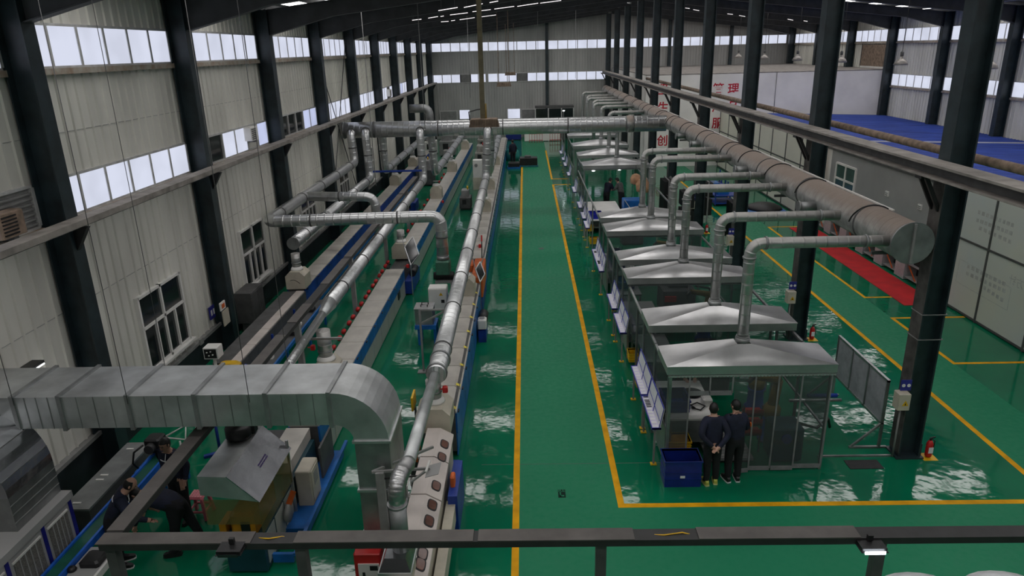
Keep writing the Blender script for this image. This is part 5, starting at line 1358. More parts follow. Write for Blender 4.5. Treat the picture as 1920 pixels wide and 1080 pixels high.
for x0, x1, y, lab in ((2.56, 2.86, 15.3, 'yellow bin under the second shelf, between the two nearest booths'), (2.58, 2.85, 16.75, 'yellow bin at the near end of the second booth'), (2.58, 2.85, 20.5, 'yellow bin in the gap before the third booth'), (2.6, 2.95, 28.4, 'yellow bin stack beside the open station, lower'), (2.6, 2.95, 30.6, 'yellow bin beside the open station, farther')):
    basket(x0, x1, y, y + .35, .12, .36, M_yel, lab, 'yellow_bin', 'bin', 'yellow bins')
fl = thing('platform', 'ribbed grey step platform on the floor of the nearest booth', 'platform', (4.0, 12.6, 0))
MB().box(3.5, 4.4, 12.2, 13.2, .06, .12).build('deck', M_facade, fl); MB().box(3.55, 4.35, 12.25, 13.15, 0, .06).build('skid', M_black, fl)
for k in range(8): MB().box(3.52, 4.38, 12.24 + k * .12, 12.28 + k * .12, .12, .125).build('tread_rib', M_grey, fl)
def robot(x, y, s, label):
    t = thing('spray_robot', label, 'robot', (x, y, 0), 'robot arms in the booths')
    Yl = mat('ochre_robot', (.30, .20, .03), .5)
    MB().lathe([(.24, 0), (.24, .08), (.18, .12), (.17, .5), (.2, .55)], (x, y, 0), 16).build('base', M_dblue, t)
    MB().lathe([(.17, 0), (.18, .2), (.12, .28)], (x, y, .55), 16).build('shoulder', Yl, t)
    MB().tube([(x, y, .75), (x + .1 * s, y + .05, 1.35)], [.11, .09], 12).build('upper_arm', Yl, t)
    MB().tube([(x + .1 * s, y + .05, 1.35), (x - .45 * s, y - .1, 1.5)], [.09, .06], 12).build('forearm', Yl, t)
    MB().cyl((x - .45 * s, y - .1, 1.5), (x - .58 * s, y - .12, 1.38), .045, 10).build('wrist', M_dgrey, t)
    MB().tube([(x, y + .15, .6), (x + .25 * s, y + .25, 1.2), (x + .1 * s, y + .15, 1.5), (x - .3 * s, y, 1.62)], .025, 6).build('hose', M_black, t)
robot(5.0, 13.1, 1, 'ochre robot arm behind the curtain of the nearest booth')
robot(5.1, 14.4, 1, 'ochre robot arm at the back of the nearest booth')
mc = thing('dark_machine', 'dark blue machine block beside the robots in the nearest booth', 'machine', (4.9, 12.4, 0))
MB().bbox(4.75, 5.35, 12.2, 12.75, .05, .75, .03).build('body', M_tealbody, mc); MB().cyl((5.0, 12.2, .55), (5.0, 12.15, .55), .1).build('gauge', M_dblue, mc); MB().box(4.8, 5.3, 12.25, 12.7, 0, .05).build('skid', M_black, mc); MB().tube([(5.35, 12.5, .7), (5.7, 12.5, .6), (5.95, 12.6, .75), (6.05, 12.7, .5)], .03, 8).build('hose', M_black, mc)
for i, z in enumerate((.44, .66, .88)):
    o = MB().box(4.28, 4.62, 12.5, 12.75, z, z + .06).box(4.28, 4.62, 12.5, 12.52, z, z + .14).build('red_tray', M_red); tag(o, ['lowest red tray of the rack behind the curtain', 'middle red tray of the rack behind the curtain', 'top red tray of the rack behind the curtain'][i], 'tray', 'red trays behind the curtain')
tr = thing('tray_rack', 'thin rack holding red trays behind the curtain', 'rack', (4.45, 12.65, 0))
for x in (4.27, 4.63): MB().box(x - .012, x + .012, 12.60, 12.64, 0, 1.05).build('upright', M_dgrey, tr)
rod = thing('horizontal_roller', 'blue and steel roller arm sticking out of the right side of the nearest booth', 'roller', (6.0, 12.9, .9))
MB().cyl((5.3, 13.0, .95), (6.35, 13.0, .95), .035, 10).build('roller', M_steel, rod); MB().cyl((5.7, 13.1, 1.0), (6.3, 13.1, 1.0), .045, 10).build('blue_roller', M_dblue, rod); MB().bar((5.45, 13.05, 0), (5.45, 13.05, .95), .05).build('stand', M_dgrey, rod)
# ---- booths 2 and 3
b2 = booth(HX0 + .02, HX1 - .02, 17.22, 19.73, 'second work booth with clear side boards')
b3 = booth(HX0 + .02, HX1 - .02, 22.12, 24.80, 'third work booth with a clear front board')
for t, y, z0 in ((b2, 17.18, .5), (b3, 22.08, .5), (b1, 14.97, .4)):
    for k in range(4):
        a = HX0 + .08 + k * (HX1 - HX0 - .16) / 4
        MB().box(a, a + (HX1 - HX0 - .16) / 4 - .01, y, y + .006, z0, 2.08).build('clear_panel', M_acr, t)
table(17.0, 18.45, .84, 'lavender document shelf at the near end of the second booth')
table(18.8, 20.1, .84, 'lavender document shelf at the far end of the second booth')
table(22.35, 25.1, .84, 'lavender document shelf beside the third booth')
for i, (y, z) in enumerate(((23.2, .845), (23.4, .845), (24.6, .845))):
    o = MB().bbox(2.41, 2.49, y, y + .12, z, z + .03, .008).build('black_gauge', M_black); tag(o, ['black gauge on the shelf beside the third booth, nearest', 'black gauge on the shelf beside the third booth, middle', 'black gauge on the shelf beside the third booth, farthest'][i], 'gauge', 'black gauges on the third booth shelf')
# open frame bars joining the booths, and what stands between
for i, (ya, yb, lab) in enumerate(((14.93, 17.22, 'grey steel rail bridging the first and second booth, aisle side'), (19.73, 22.12, 'grey steel rail bridging the second and third booth, aisle side'), (24.8, 35.4, 'grey steel rail running on from the third booth to the far hoods'))):
    t = thing('booth_rail', lab, 'rail', (2.6, (ya + yb) / 2, 0), 'rails between booths')
    z = 2.05
    MB().box(2.585, 2.635, ya + .02, yb - .02, z - .05, z).build('rail', M_galvd, t)
    for y in ([ya + .9] if yb - ya < 5 else [27.5, 30.2, 32.9]): MB().box(2.585, 2.635, y - .025, y + .025, 0, z - .05).build('post', M_galvd, t)
    for y0_, y1_ in ([(ya + .1, yb - .1)] if yb - ya < 5 else [(30.3, 35.2)]): MB().box(2.606, 2.614, y0_, y1_, .9, z - .06).build('clear_board', M_acr, t)
    t2 = thing('booth_rail', ['grey steel rail bridging the first and second booth, column side', 'grey steel rail bridging the second and third booth, column side', 'grey steel rail on the column side, from third booth to far hoods'][i], 'rail', (5.6, (ya + yb) / 2, 0), 'rails between booths')
    MB().box(5.585, 5.635, ya + .02, yb - .02, z - .05, z).build('rail', M_galvd, t2); MB().box(5.585, 5.635, ya + .3, ya + .35, 0, z - .05).build('post', M_galvd, t2)
def bench(x0, x1, y0, y1, z, mt, label, shelf=True):
    t = thing('work_table', label, 'table', ((x0 + x1) / 2, (y0 + y1) / 2, 0), 'work tables in the booths')
    MB().box(x0, x1, y0, y1, z - .04, z).build('top', mt, t)
    for x in (x0 + .04, x1 - .04):
        for y in (y0 + .04, y1 - .04): MB().box(x - .025, x + .025, y - .025, y + .025, 0, z - .04).build('leg', M_steel, t)
    if shelf: MB().box(x0 + .04, x1 - .04, y0 + .04, y1 - .04, .25, .28).build('lower_shelf', M_galvd, t)
bench(2.75, 3.5, 15.2, 16.9, .84, M_galvd, 'steel topped table in the gap behind the nearest booth')
bench(2.75, 3.6, 17.6, 19.4, .84, M_facade, 'pale table inside the second booth')
bench(2.75, 3.4, 20.0, 21.9, .84, M_galvd, 'steel topped table between the second and third booth')
bench(2.75, 3.6, 22.5, 24.5, .84, M_white, 'white table inside the third booth')
bench(2.75, 4.4, 30.6, 34.6, .62, M_white, 'long white platform table in the open station')
robot(4.9, 18.4, 1, 'ochre robot arm in the second booth'); robot(4.9, 23.6, 1, 'ochre robot arm in the third booth')
basket(2.78, 3.25, 20.5, 21.2, .845, 1.05, M_crate, 'blue crate on the steel table between second and third booth', 'blue_crate', 'crate', 'blue crates')
basket(2.80, 3.25, 22.6, 23.2, .845, 1.15, M_crate, 'blue crate on the white table in the third booth, near end', 'blue_crate', 'crate', 'blue crates')
basket(2.80, 3.25, 23.5, 24.1, .845, 1.15, M_crate, 'blue crate on the white table in the third booth, far end', 'blue_crate', 'crate', 'blue crates')
for i, (x, y, w, d, h) in enumerate(((4.3, 15.7, .9, 1.0, 1.1), (4.6, 20.8, 1.0, 1.0, 1.2))):
    unit('dark_machine', ['dark machine standing between the first and second booth', 'dark machine standing between the second and third booth'][i], 'machine', [('body', M_dgrey, lambda m: m.bbox(x - w / 2, x + w / 2, y - d / 2, y + d / 2, .06, h * .7, .04)), ('head', M_black, lambda m: m.bbox(x - w * .3, x + w * .3, y - d * .3, y + d * .3, h * .7, h, .04)), ('foot', M_black, lambda m: m.box(x - w * .4, x + w * .4, y - d * .4, y + d * .4, 0, .06)), ('red_box', M_red, lambda m: m.bbox(x - w * .45, x - w * .1, y - d * .55, y - d * .5, h * .4, h * .55, .01))], (x, y, 0))
# ---- open station and far booths
for i, (a, b) in enumerate(((35.42, 40.28), (43.02, 49.38), (53.22, 58.58))):
    booth(2.87, 6.18, a, b, 'far work booth under the silver hoods, %s of three' % ('nearest', 'middle', 'farthest')[i], group='far work booths')
for i, (a, b) in enumerate(((28.3, 29.6), (30.0, 31.3), (32.2, 33.6), (36.0, 37.5), (41.0, 42.2), (44.5, 46.0), (47.0, 48.2), (50.0, 51.5))):
    table(a, b, .84, ['lavender shelf beside the open station, near end', 'lavender shelf beside the open station, middle', 'lavender shelf beside the open station, far end', 'lavender shelf beside the nearest far booth', 'lavender shelf between the far booths', 'lavender shelf beside the middle far booth, near end', 'lavender shelf beside the middle far booth, far end', 'lavender shelf near the farthest booth'][i], X0=2.42, X1=2.59)
basket(2.8, 3.35, 30.8, 31.5, .625, .85, mat('bright_crate', (.02, .03, .50), .35), 'bright blue basket on the white platform of the open station', 'blue_crate', 'crate', 'blue crates')
for i, (px, py, Y) in enumerate(((1113, 321, 35.5), (1162, 319, 35.5), (1057, 208, 53.3))):
    p = aty(px, py, Y)
    l = thing('booth_lamp', ['left bright lamp under the first far hood', 'right bright lamp under the first far hood', 'bright lamp under a small hood near the end wall'][i], 'lamp', p, 'lamps under the far hoods')
    MB().box(p.x - .12, p.x + .12, p.y + .1, p.y + .16, p.z - .02, p.z + .05).build('housing', M_white, l)
    MB().cyl((p.x, p.y + .13, p.z + .05), (p.x, p.y + .13, 2.3), .015, 6).build('stem', M_grey, l)
    MB().box(p.x - .05, p.x + .05, p.y + .09, p.y + .10, p.z - .02, p.z + .02).build('lens', emis('booth_led', (.9, .95, 1), 20), l)
bg = mat('tan_sack', (.50, .28, .16), .8, 0, .2, 4)
for i, (px, py, Y, s) in enumerate(((1192, 334, 33.2, .3), (1207, 345, 32.8, .42))):
    p = aty(px, py, Y)
    t = thing('hanging_sack', ['small tan sack hanging in the open station', 'large tan sack hanging beside the branch pipes'][i], 'sack', p)
    MB().lathe([(s * .3, -s), (s * .8, -s * .8), (s * .9, 0), (s * .6, s * .5), (s * .2, s * .7)], p, 12).build('bag', bg, t)
    MB().cyl((p.x, p.y, p.z + s * .65), (p.x, p.y, 2.6), .01, 6).build('cord', M_black, t)
for i, (x, y, mt, lab) in enumerate(((5.3, 31.0, M_dblue, 'dark blue cabinet at the back of the open station'), (5.0, 33.0, M_blue, 'blue cabinet under the tan sacks'), (4.4, 29.0, M_dgrey, 'dark cart behind the third booth'))):
    unit('station_cabinet', lab, 'cabinet', [('body', mt, lambda m: m.bbox(x - .45, x + .45, y - .4, y + .4, .05, 1.05, .02)), ('door', mt, lambda m: m.box(x - .42, x - .01, y - .415, y - .4, .1, 1.0)), ('door', mt, lambda m: m.box(x + .01, x + .42, y - .415, y - .4, .1, 1.0)), ('plinth', M_black, lambda m: m.box(x - .4, x + .4, y - .35, y + .35, 0, .05))], (x, y, 0))
# hand rails of the station
hr = thing('hand_rail', 'grey tubular hand rail around the open station', 'rail', (4.7, 31.5, 0))
MB().tube(bent([(4.6, 30.2, .02), (4.6, 30.2, 1.05), (4.6, 33, 1.05), (4.6, 33, .02)], .1), .022, 8).build('loop', M_grey, hr); MB().tube([(4.6, 30.2, .55), (4.6, 33, .55)], .018, 8).build('bar', M_grey, hr)

# ================================================================== RIGHT OF THE BOOTHS
# grey notice board on feet beside the near column
nb = thing('notice_board', 'grey framed notice board standing beside the near middle column', 'board', (7.12, 13.8, 0))
XN = 7.10
MB().box(XN - .01, XN + .01, 12.72, 15.0, .55, 1.5).build('board', mat('board_grey', (.36, .37, .40), .5), nb)
for y in (12.72, 13.5, 14.25, 15.0): MB().box(XN - .03, XN + .02, y - .02, y + .02, .53, 1.52).build('frame_post', M_galvd, nb)
for z in (.55, 1.5): MB().box(XN - .03, XN + .025, 12.7, 15.02, z - .025, z + .025).build('frame_rail', M_steel, nb)
for y in (12.72, 15.0):
    MB().box(XN - .025, XN + .025, y - .025, y + .025, 0, .55).build('leg', M_galvd, nb)
    MB().bar((XN - .02, y, .55), (XN - .55, y, .04), .04).build('brace', M_galvd, nb)
    MB().bar((XN - .6, y, .02), (XN + .15, y, .02), .05, .035).build('foot', M_galvd, nb)
# distribution boxes and blue signs on the middle columns
for i, y in enumerate((12.5, 18.5, 24.5, 30.5)):
    w = ('near', 'second', 'third', 'fourth')[i]; zz = 1.05
    t = thing('distribution_box', 'beige distribution box with warning triangle on the %s middle column' % w, 'electrical box', (7.2, y - .1, zz), 'distribution boxes on the columns')
    MB().bbox(7.06, 7.285, y - .30, y - .08, zz + .08, zz + .42, .01).build('case', M_cream, t)
    MB().prism([(7.13, zz + .18), (7.25, zz + .18), (7.19, zz + .29)], 'y', y - .306, y - .30).build('warning_triangle', M_yel, t)
    MB().prism([(7.175, zz + .195), (7.205, zz + .195), (7.19, zz + .25)], 'y', y - .310, y - .306).build('triangle_mark', M_black, t)
    MB().cyl((7.2, y - .15, .02), (7.2, y - .15, zz + .08), .018, 8).build('conduit', M_grey, t)
    t = thing('column_sign', 'small blue sign with white marks above the box on the %s middle column' % w, 'sign', (7.2, y - .19, zz + .5), 'blue signs on the columns')
    MB().box(7.10, 7.30, y - .21, y - .195, zz + .46, zz + .68).build('plate', M_purple, t)
    for dx in (.09, .19): MB().lathe([(.035, 0), (.035, .004)], (0, 0, 0), 10).build('white_mark', M_white, t)
    for q, c in enumerate([c for c in t.children if c.name.startswith('white_mark')]): c.location = (7.15 + q * .10, y - .214, zz + .57); c.rotation_euler = (PI / 2, 0, 0)
for i, (x, y) in enumerate(((7.90, 12.35), (7.90, 18.35), (7.90, 30.35))):
    t = thing('fire_extinguisher', 'red fire extinguisher at the foot of the %s middle column' % ('near', 'second', 'fourth')[i], 'extinguisher', (x, y, 0), 'fire extinguishers by the columns')
    MB().lathe([(.055, 0), (.065, .03), (.065, .28), (.04, .34), (.025, .36)], (x, y, .02), 16).build('cylinder', M_red, t)
    MB().lathe([(.02, 0), (.025, .02), (.02, .05)], (x, y, .38), 10).build('valve', M_black, t)
    MB().bar((x - .02, y - .0, .43), (x + .08, y - .0, .45), .02).build('lever', M_black, t)
    MB().tube([(x + .03, y, .41), (x + .085, y, .36), (x + .085, y, .15)], .010, 6).build('hose', M_black, t)
    MB().box(x - .045, x + .045, y - .068, y - .064, .12, .25).build('label', M_paper, t)
    MB().box(x - .14, x + .14, y - .14, y + .14, 0, .004).build('yellow_floor_mark', M_yel, t)
o = MB().box(6.2, 6.85, 11.95, 12.25, 0, .012).build('rubber_mat', M_rubber); tag(o, 'small black rubber mat on the floor beside the near column', 'mat')
o = MB().box(5.75, 7.2, 12.38, 12.42, 0, .03).build('floor_strip', M_galvd); tag(o, 'thin metal strip on the floor between nearest booth and near column', 'strip')
for i, z in enumerate((3.05, 2.55)):
    o = MB().bar((7.28, 12.31, z), (7.74, 12.31, z), .015).bar((7.28, 12.69, z), (7.74, 12.69, z), .015).bar((7.28, 12.31, z), (7.28, 12.69, z), .015).bar((7.74, 12.31, z), (7.74, 12.69, z), .015).build('tie_wire', M_grey); tag(o, 'grey wire tied round the near middle column, %s one' % ('upper', 'lower')[i], 'wire')
# red carpet, office racks
o = MB().box(11.75, 12.86, 20.9, 31.0, .001, .012).build('red_carpet', M_carpet); tag(o, 'long red carpet laid in front of the office racks', 'carpet')
M_perfw = mat('perforated_white', (.50, .53, .55), .5, .2, .18, 40)
for i in range(6):
    y = 21.9 + i * 1.55
    t = thing('steel_rack', 'steel rack with perforated end panels under the office wall, %s to the camera' % nth(i), 'rack', (13.2, y, 0), 'racks along the office')
    MB().box(13.0, 13.42, y, y + .04, .02, 1.55).build('end_panel', M_perfw, t); MB().box(12.98, 13.0, y, y + .62, .02, 1.55).build('perforated_front', M_perfw, t)
    for z in (.12, .6, 1.1): MB().box(13.0, 13.42, y + .62, y + 1.5, z, z + .03).build('shelf', M_facade, t)
    MB().box(13.40, 13.43, y + .04, y + 1.5, .02, 1.55).build('back_panel', M_black, t)
    MB().box(13.0, 13.42, y + .04, y + 1.5, 1.52, 1.55).build('top', M_facade, t)
    MB().bbox(13.1, 13.35, y + .75, y + 1.25, .632, .85, .02).build('contents', M_dblue if i % 3 == 1 else M_black, t)
    MB().bar((13.02, y + .85, .15), (13.02, y + 1.35, .55), .03).build('orange_bar', M_orange, t)
# black hanging racks behind the booths
for i, (x, y) in enumerate(((8.45, 28.2), (7.0, 30.6), (6.7, 33.6), (8.4, 33.0))):
    t = thing('hanging_rack', ['black part rack hung full, right of the third middle column', 'black part rack hung full, left of the fourth middle column', 'black part rack hung full, behind the open station', 'black part rack hung full, far one behind the fourth column'][i], 'rack', (x, y, 0), 'black hanging racks')
    for d in (-.6, .6): MB().box(x - .03, x + .03, y + d - .03, y + d + .03, 0, 1.9).build('post', M_grey, t)
    for z in (1.85, 1.1): MB().box(x - .02, x + .02, y - .6, y + .6, z, z + .04).build('rail', M_grey, t)
    for k in range(9):
        yy = y - .52 + k * .13
        MB().box(x - .22, x + .22, yy - .025, yy + .025, 1.2, 1.82).build('hung_part', M_black, t); MB().box(x - .22, x + .22, yy - .025, yy + .025, .3, 1.06).build('hung_part', M_black, t)
        MB().bar((x + .22, yy, 1.82), (x + .28, yy, 1.9), .02).build('hook', M_steel, t)
# blue frames and dark heap beyond
for i, (x, y) in enumerate(((10.3, 38.6), (10.9, 41.2), (10.2, 36.4))):
    t = thing('blue_trolley', ['blue frame trolley on the green floor beyond the second middle column', 'blue frame trolley farthest back by the pale boards', 'low blue trolley nearest the yellow line'][i], 'trolley', (x, y, 0), 'blue trolleys')
    for z in (.12, .5): MB().box(x - .6, x + .6, y - .7, y + .7, z, z + .05).build('deck', M_dblue, t)
    for sx in (-.56, .56):
        for sy in (-.66, .66): MB().box(x + sx - .03, x + sx + .03, y + sy - .03, y + sy + .03, .08, .85).build('post', M_dblue, t); MB().lathe([(.04, 0), (.04, .08)], (x + sx, y + sy, 0), 10).build('wheel', M_black, t)
    MB().bbox(x - .4, x + .2, y - .4, y + .3, .55, .75, .03).build('load', M_blue, t)
o = MB().lathe([(.9, 0), (.8, .12), (.5, .25), (.15, .3)], (11.9, 35.0, .012), 14).build('dark_heap', M_black); tag(o, 'dark cloth heap on a blue sheet by the pale boards', 'heap')
o = MB().box(10.9, 12.8, 34.0, 36.0, .002, .012).build('blue_sheet', M_blue); tag(o, 'blue sheet spread on the floor by the pale boards', 'sheet')
# far end of the aisle
bx = thing('black_crate', 'large black crate stack on a pallet at the far end of the aisle', 'crate', (.1, 50.2, 0))
MB().box(-.5, .85, 49.7, 50.7, 0, .1).build('pallet', mat('teal_pallet', (.02, .16, .20), .6), bx); MB().bbox(-.45, .8, 49.75, 50.65, .1, .62, .03).build('box', M_black, bx); MB().bbox(-.1, .35, 49.9, 50.4, .62, .74, .02).build('lid', M_dgrey, bx)
bx = thing('black_crate', 'low black tray with blue edge where the yellow line ends', 'crate', (-.8, 49.4, 0))
MB().box(-1.3, -.4, 49.0, 49.9, 0, .12).build('pallet', M_blue, bx); MB().bbox(-1.25, -.45, 49.05, 49.85, .12, .4, .03).build('box', M_black, bx)
o = MB().lathe([(.5, 0), (.55, .3), (.45, .7), (.2, .9)], (-1.0, 53.2, 0), 12).build('teal_sack', mat('teal_sack', (.02, .22, .20), .7, bump=.3, bscale=9)); tag(o, 'teal plastic covered heap at the far end of the aisle', 'sack')
fwl = thing('low_partition', 'low white partition board at the far end of the aisle', 'partition', (1.6, 64, 0))
MB().box(-.1, 3.1, 63.9, 64.0, .05, 1.3).build('board', M_offwhite, fwl)
for x in (0, 1.5, 3.0): MB().box(x - .04, x + .04, 63.95, 64.15, 0, .06).build('foot', M_grey, fwl)
for i, x in enumerate((.9, 2.7)):
    t = thing('red_barrier', ['red barrier in front of the white partition, left', 'red barrier in front of the white partition, right'][i], 'barrier', (x, 63, 0))
    for z in (.2, .75): MB().box(x - .6, x + .6, 62.98, 63.02, z, z + .05).build('rail', M_red, t)
    for k in range(6): MB().box(x - .58 + k * .225, x - .55 + k * .225, 62.98, 63.02, 0, .8).build('bar', M_red, t)
bcx = thing('blue_cupboard', 'dark blue cupboard against the end wall', 'cupboard', (-1.1, 65.5, 0))
MB().bbox(-1.8, -.4, 65.2, 65.9, .05, 1.7, .02).build('body', M_crate, bcx); MB().box(-1.75, -.45, 65.25, 65.85, 0, .05).build('plinth', M_black, bcx); MB().box(-1.75, -1.12, 65.18, 65.2, .1, 1.65).build('door', M_crate, bcx); MB().box(-1.08, -.45, 65.18, 65.2, .1, 1.65).build('door', M_crate, bcx)
gp = thing('glazed_cubicle', 'grey glazed cubicle against the end wall right of the aisle', 'cubicle', (2.3, 66.3, 0))
MB().box(.9, 4.4, 65.6, 66.9, 2.75, 2.9).build('roof', M_dgrey, gp)
for x in (.92, 2.1, 3.3, 4.38): MB().box(x - .05, x + .05, 65.6, 65.7, 0, 2.75).build('post', M_frame, gp)
for a, b in ((.97, 2.05), (2.15, 3.25), (3.35, 4.33)): MB().box(a, b, 65.63, 65.65, .1, 2.7).build('pane', M_glassdark, gp)
# white bags at the lower right edge
for i, (px, py) in enumerate(((1720, 1079), (1880, 1076))):
    p = atz(px, py, .35)
    o = MB().lathe([(.42, 0), (.5, .15), (.42, .32), (.2, .42), (.05, .44)], (0, 0, 0), 16).build('white_sack', mat('white_plastic', (.7, .7, .72), .45, bump=.35, bscale=6)); o.location = (p.x, p.y, 0); o.scale = (1.2, .6, .62)
    tag(o, ['white plastic sack at the bottom edge, left of two', 'white plastic sack at the bottom edge, right of two'][i], 'sack', 'white sacks at the bottom edge')

# brown board on the right wall above the white block
a, b = atx(1618, 84, XR - .12), atx(1662, 127, XR - .12)
t = thing('brown_board', 'dusty brown board with side rods on the right wall above the white block', 'board', (XR - .1, (a.y + b.y) / 2, b.z))
y0, y1 = min(a.y, b.y), max(a.y, b.y); z0, z1 = b.z + .05, a.z
MB().box(XR - .13, XR - .08, y0, y1, z0, z1).build('board', M_brown, t)
MB().box(XR - .15, XR - .08, y0, y1, z0 - .12, z0).build('ledge', M_white, t)
for y in (y0 - .05, y1 + .05): MB().cyl((XR - .12, y, z0 - .1), (XR - .12, y, z1 + .1), .03, 8).build('side_rod', M_black, t)
# ================================================================== PEOPLE
def person(label, loc, face, J=None, scale=1.0, jacket=M_navy, trousers=M_trouser, shoe=M_black, sole=None, hair='full', stripe=False, glasses=False, group='workers', lean=0, shirt=None):
    """one continuous skinned body; local axes: x = person's left... +x right of the viewer behind, y = forward, z = up"""
    t = thing('person', label, 'person', loc, group)
    D = dict(pelvis=(0, 0, .93), waist=(0, .01, 1.08), chest=(0, .02, 1.27), neckb=(0, .01, 1.43), neck=(0, .03, 1.49), head=(0, .05, 1.58), crown=(0, .045, 1.66),
             shL=(-.18, .01, 1.37), elL=(-.24, -.03, 1.13), wrL=(-.23, .06, .90), haL=(-.22, .09, .83),
             shR=(.17, .01, 1.39), elR=(.24, -.03, 1.13), wrR=(.23, .06, .90), haR=(.22, .09, .83),
             hiL=(-.09, 0, .88), knL=(-.10, .03, .49), anL=(-.10, -.01, .10), toL=(-.12, .13, .045),
             hiR=(.09, 0, .88), knR=(.10, .03, .49), anR=(.10, -.01, .10), toR=(.12, .13, .045))
    D.update(J or {}); gaze = D.pop('gaze', (0, 1, -.1))
    rad = dict(pelvis=(.185, .135), waist=(.185, .135), chest=(.195, .135), neckb=(.10, .085), neck=(.056, .056), head=(.078, .092), crown=(.055, .065),
               sh=(.095, .095), el=(.068, .068), wr=(.045, .042), ha=(.042, .022), hi=(.115, .115), kn=(.085, .085), an=(.06, .065), to=(.042, .034))
    E = [('pelvis', 'waist'), ('waist', 'chest'), ('chest', 'neckb'), ('neckb', 'neck'), ('neck', 'head'), ('head', 'crown')]
    for s in 'LR': E += [('chest', 'sh' + s), ('sh' + s, 'el' + s), ('el' + s, 'wr' + s), ('wr' + s, 'ha' + s), ('pelvis', 'hi' + s), ('hi' + s, 'kn' + s), ('kn' + s, 'an' + s), ('an' + s, 'to' + s)]
    names = list(D); V = [Vector(D[n]) for n in names]; R = [rad.get(n) or rad[n[:2]] for n in names]
    edges = [(names.index(a), names.index(b)) for a, b in E]
    # fingers: four bent fingers of different lengths and a thumb leaving the side of the palm
    for s, sg in (('L', -1), ('R', 1)):
        w, h = Vector(D['wr' + s]), Vector(D['ha' + s]); d = (h - w).normalized()
        side = d.cross(Vector((0, 0, 1)));  side = Vector((1, 0, 0)) if side.length < .2 else side.normalized()
        pal = d.cross(side).normalized()
        hi_ = names.index('ha' + s)
        for k, (o, L) in enumerate(((-.030, .062), (-.010, .072), (.011, .068), (.030, .052))):
            b = h + side * o + d * .03; m_ = b + d * L * .6; e = m_ + d * L * .35 + pal * .02
            i0 = len(V); V += [b, m_, e]; R += [(.0105, .0105), (.0095, .0095), (.0085, .0085)]; edges += [(hi_, i0), (i0, i0 + 1), (i0 + 1, i0 + 2)]
        b = h - d * .02 + side * .040 * sg; e = b + d * .045 + side * .022 * sg
        i0 = len(V); V += [b, e]; R += [(.012, .012), (.010, .010)]; edges += [(hi_, i0), (i0, i0 + 1)]
    # nose
    hd = Vector(D['head']); cr = Vector(D['crown']); upv = (cr - hd).normalized()
    fwv = Vector(gaze).normalized(); fwv = (fwv - upv * fwv.dot(upv)).normalized(); rtv = fwv.cross(upv)
    me = bpy.data.meshes.new('body'); me.from_pydata(V, edges, [])
    o = bpy.data.objects.new('body', me); COL.objects.link(o)
    sk = o.modifiers.new('skin', 'SKIN'); sk.use_smooth_shade = True
    for i, sv in enumerate(me.skin_vertices[0].data):
        sv.radius = R[i]; sv.use_root = (i == names.index('pelvis'))
    sb = o.modifiers.new('sub', 'SUBSURF'); sb.levels = 2; sb.render_levels = 2
    dg = bpy.context.evaluated_depsgraph_get()
    bme = bpy.data.meshes.new_from_object(o.evaluated_get(dg)); bpy.data.objects.remove(o); bpy.data.meshes.remove(me)
    bme.name = 'body'; bme.materials.clear()
    for m_ in (M_skin, jacket, trousers): bme.materials.append(m_)
    segs = []
    for a, b in E:
        k = 0 if a in ('neck', 'head') or b in ('head', 'crown', 'neck') or a[:2] == 'wr' else (2 if a[:2] in ('hi', 'kn', 'an') or b[:2] == 'hi' else 1)
        segs.append((Vector(D[a]), Vector(D[b]), k))
    for s in 'LR': h = Vector(D['ha' + s]); w = Vector(D['wr' + s]); segs.append((h, h + (h - w).normalized() * .14, 0))
    for p in bme.polygons:
        c = p.center; best = (9, 0)
        for a, b, k in segs:
            ab = b - a; tt = max(0, min(1, (c - a).dot(ab) / max(ab.dot(ab), 1e-9))); dd = (c - a - ab * tt).length
            if k == 0 and a == Vector(D['neckb']): dd += .03
            if dd < best[0]: best = (dd, k)
        p.material_index = best[1]; p.use_smooth = True
    Mx = Matrix.Translation(loc) @ Matrix.Rotation(face, 4, 'Z') @ Matrix.Scale(scale, 4)
    bme.transform(Mx)
    body = place('body', bme, t)
    def sub(mb, name, mt):
        m_ = mb.mesh(name, mt); m_.transform(Mx); return place(name, m_, t)
    # head: hair, ears, face
    def ell(c, a, b, cc, ra, rb, rc, lo=0., n=14, k=7, cut=None):
        v = []; f = []
        for i in range(k + 1):
            th = PI * i / k
            for j in range(n):
                ph = 2 * PI * j / n
                v.append(c + a * ra * math.sin(th) * math.cos(ph) + b * rb * math.sin(th) * math.sin(ph) + cc * rc * math.cos(th))
        for i in range(k):
            for j in range(n): f.append((i * n + j, i * n + (j + 1) % n, (i + 1) * n + (j + 1) % n, (i + 1) * n + j))
        if cut: f = [q for q in f if cut((v[q[0]] + v[q[2]]) / 2)]
        return MB().add(v, f, smooth=True)
    hc = hd + upv * .035
    sub(ell(hc, rtv, fwv, upv, .080, .098, .118), 'head_shape', M_skin)
    if hair == 'full':
        sub(ell(hc + upv * .008 - fwv * .008, rtv, fwv, upv, .088, .104, .122, cut=lambda p: (p - hc).dot(upv) > -.01 + .55 * (p - hc).dot(fwv) if (p - hc).dot(fwv) > 0 else (p - hc).dot(upv) > -.075), 'hair', M_hair)
    else:
        sub(ell(hc - fwv * .008, rtv, fwv, upv, .085, .102, .116, cut=lambda p: (p - hc).dot(fwv) < .03 and -.07 < (p - hc).dot(upv) < .055), 'hair', M_hair)
    for s in (-1, 1): sub(ell(hc + rtv * .082 * s - upv * .012, rtv, fwv, upv, .012, .018, .030, n=8, k=5), 'ear', M_skin)
    sub(ell(hc + fwv * .098 - upv * .02, rtv, fwv, upv, .013, .020, .026, n=8, k=5), 'nose', M_skin)
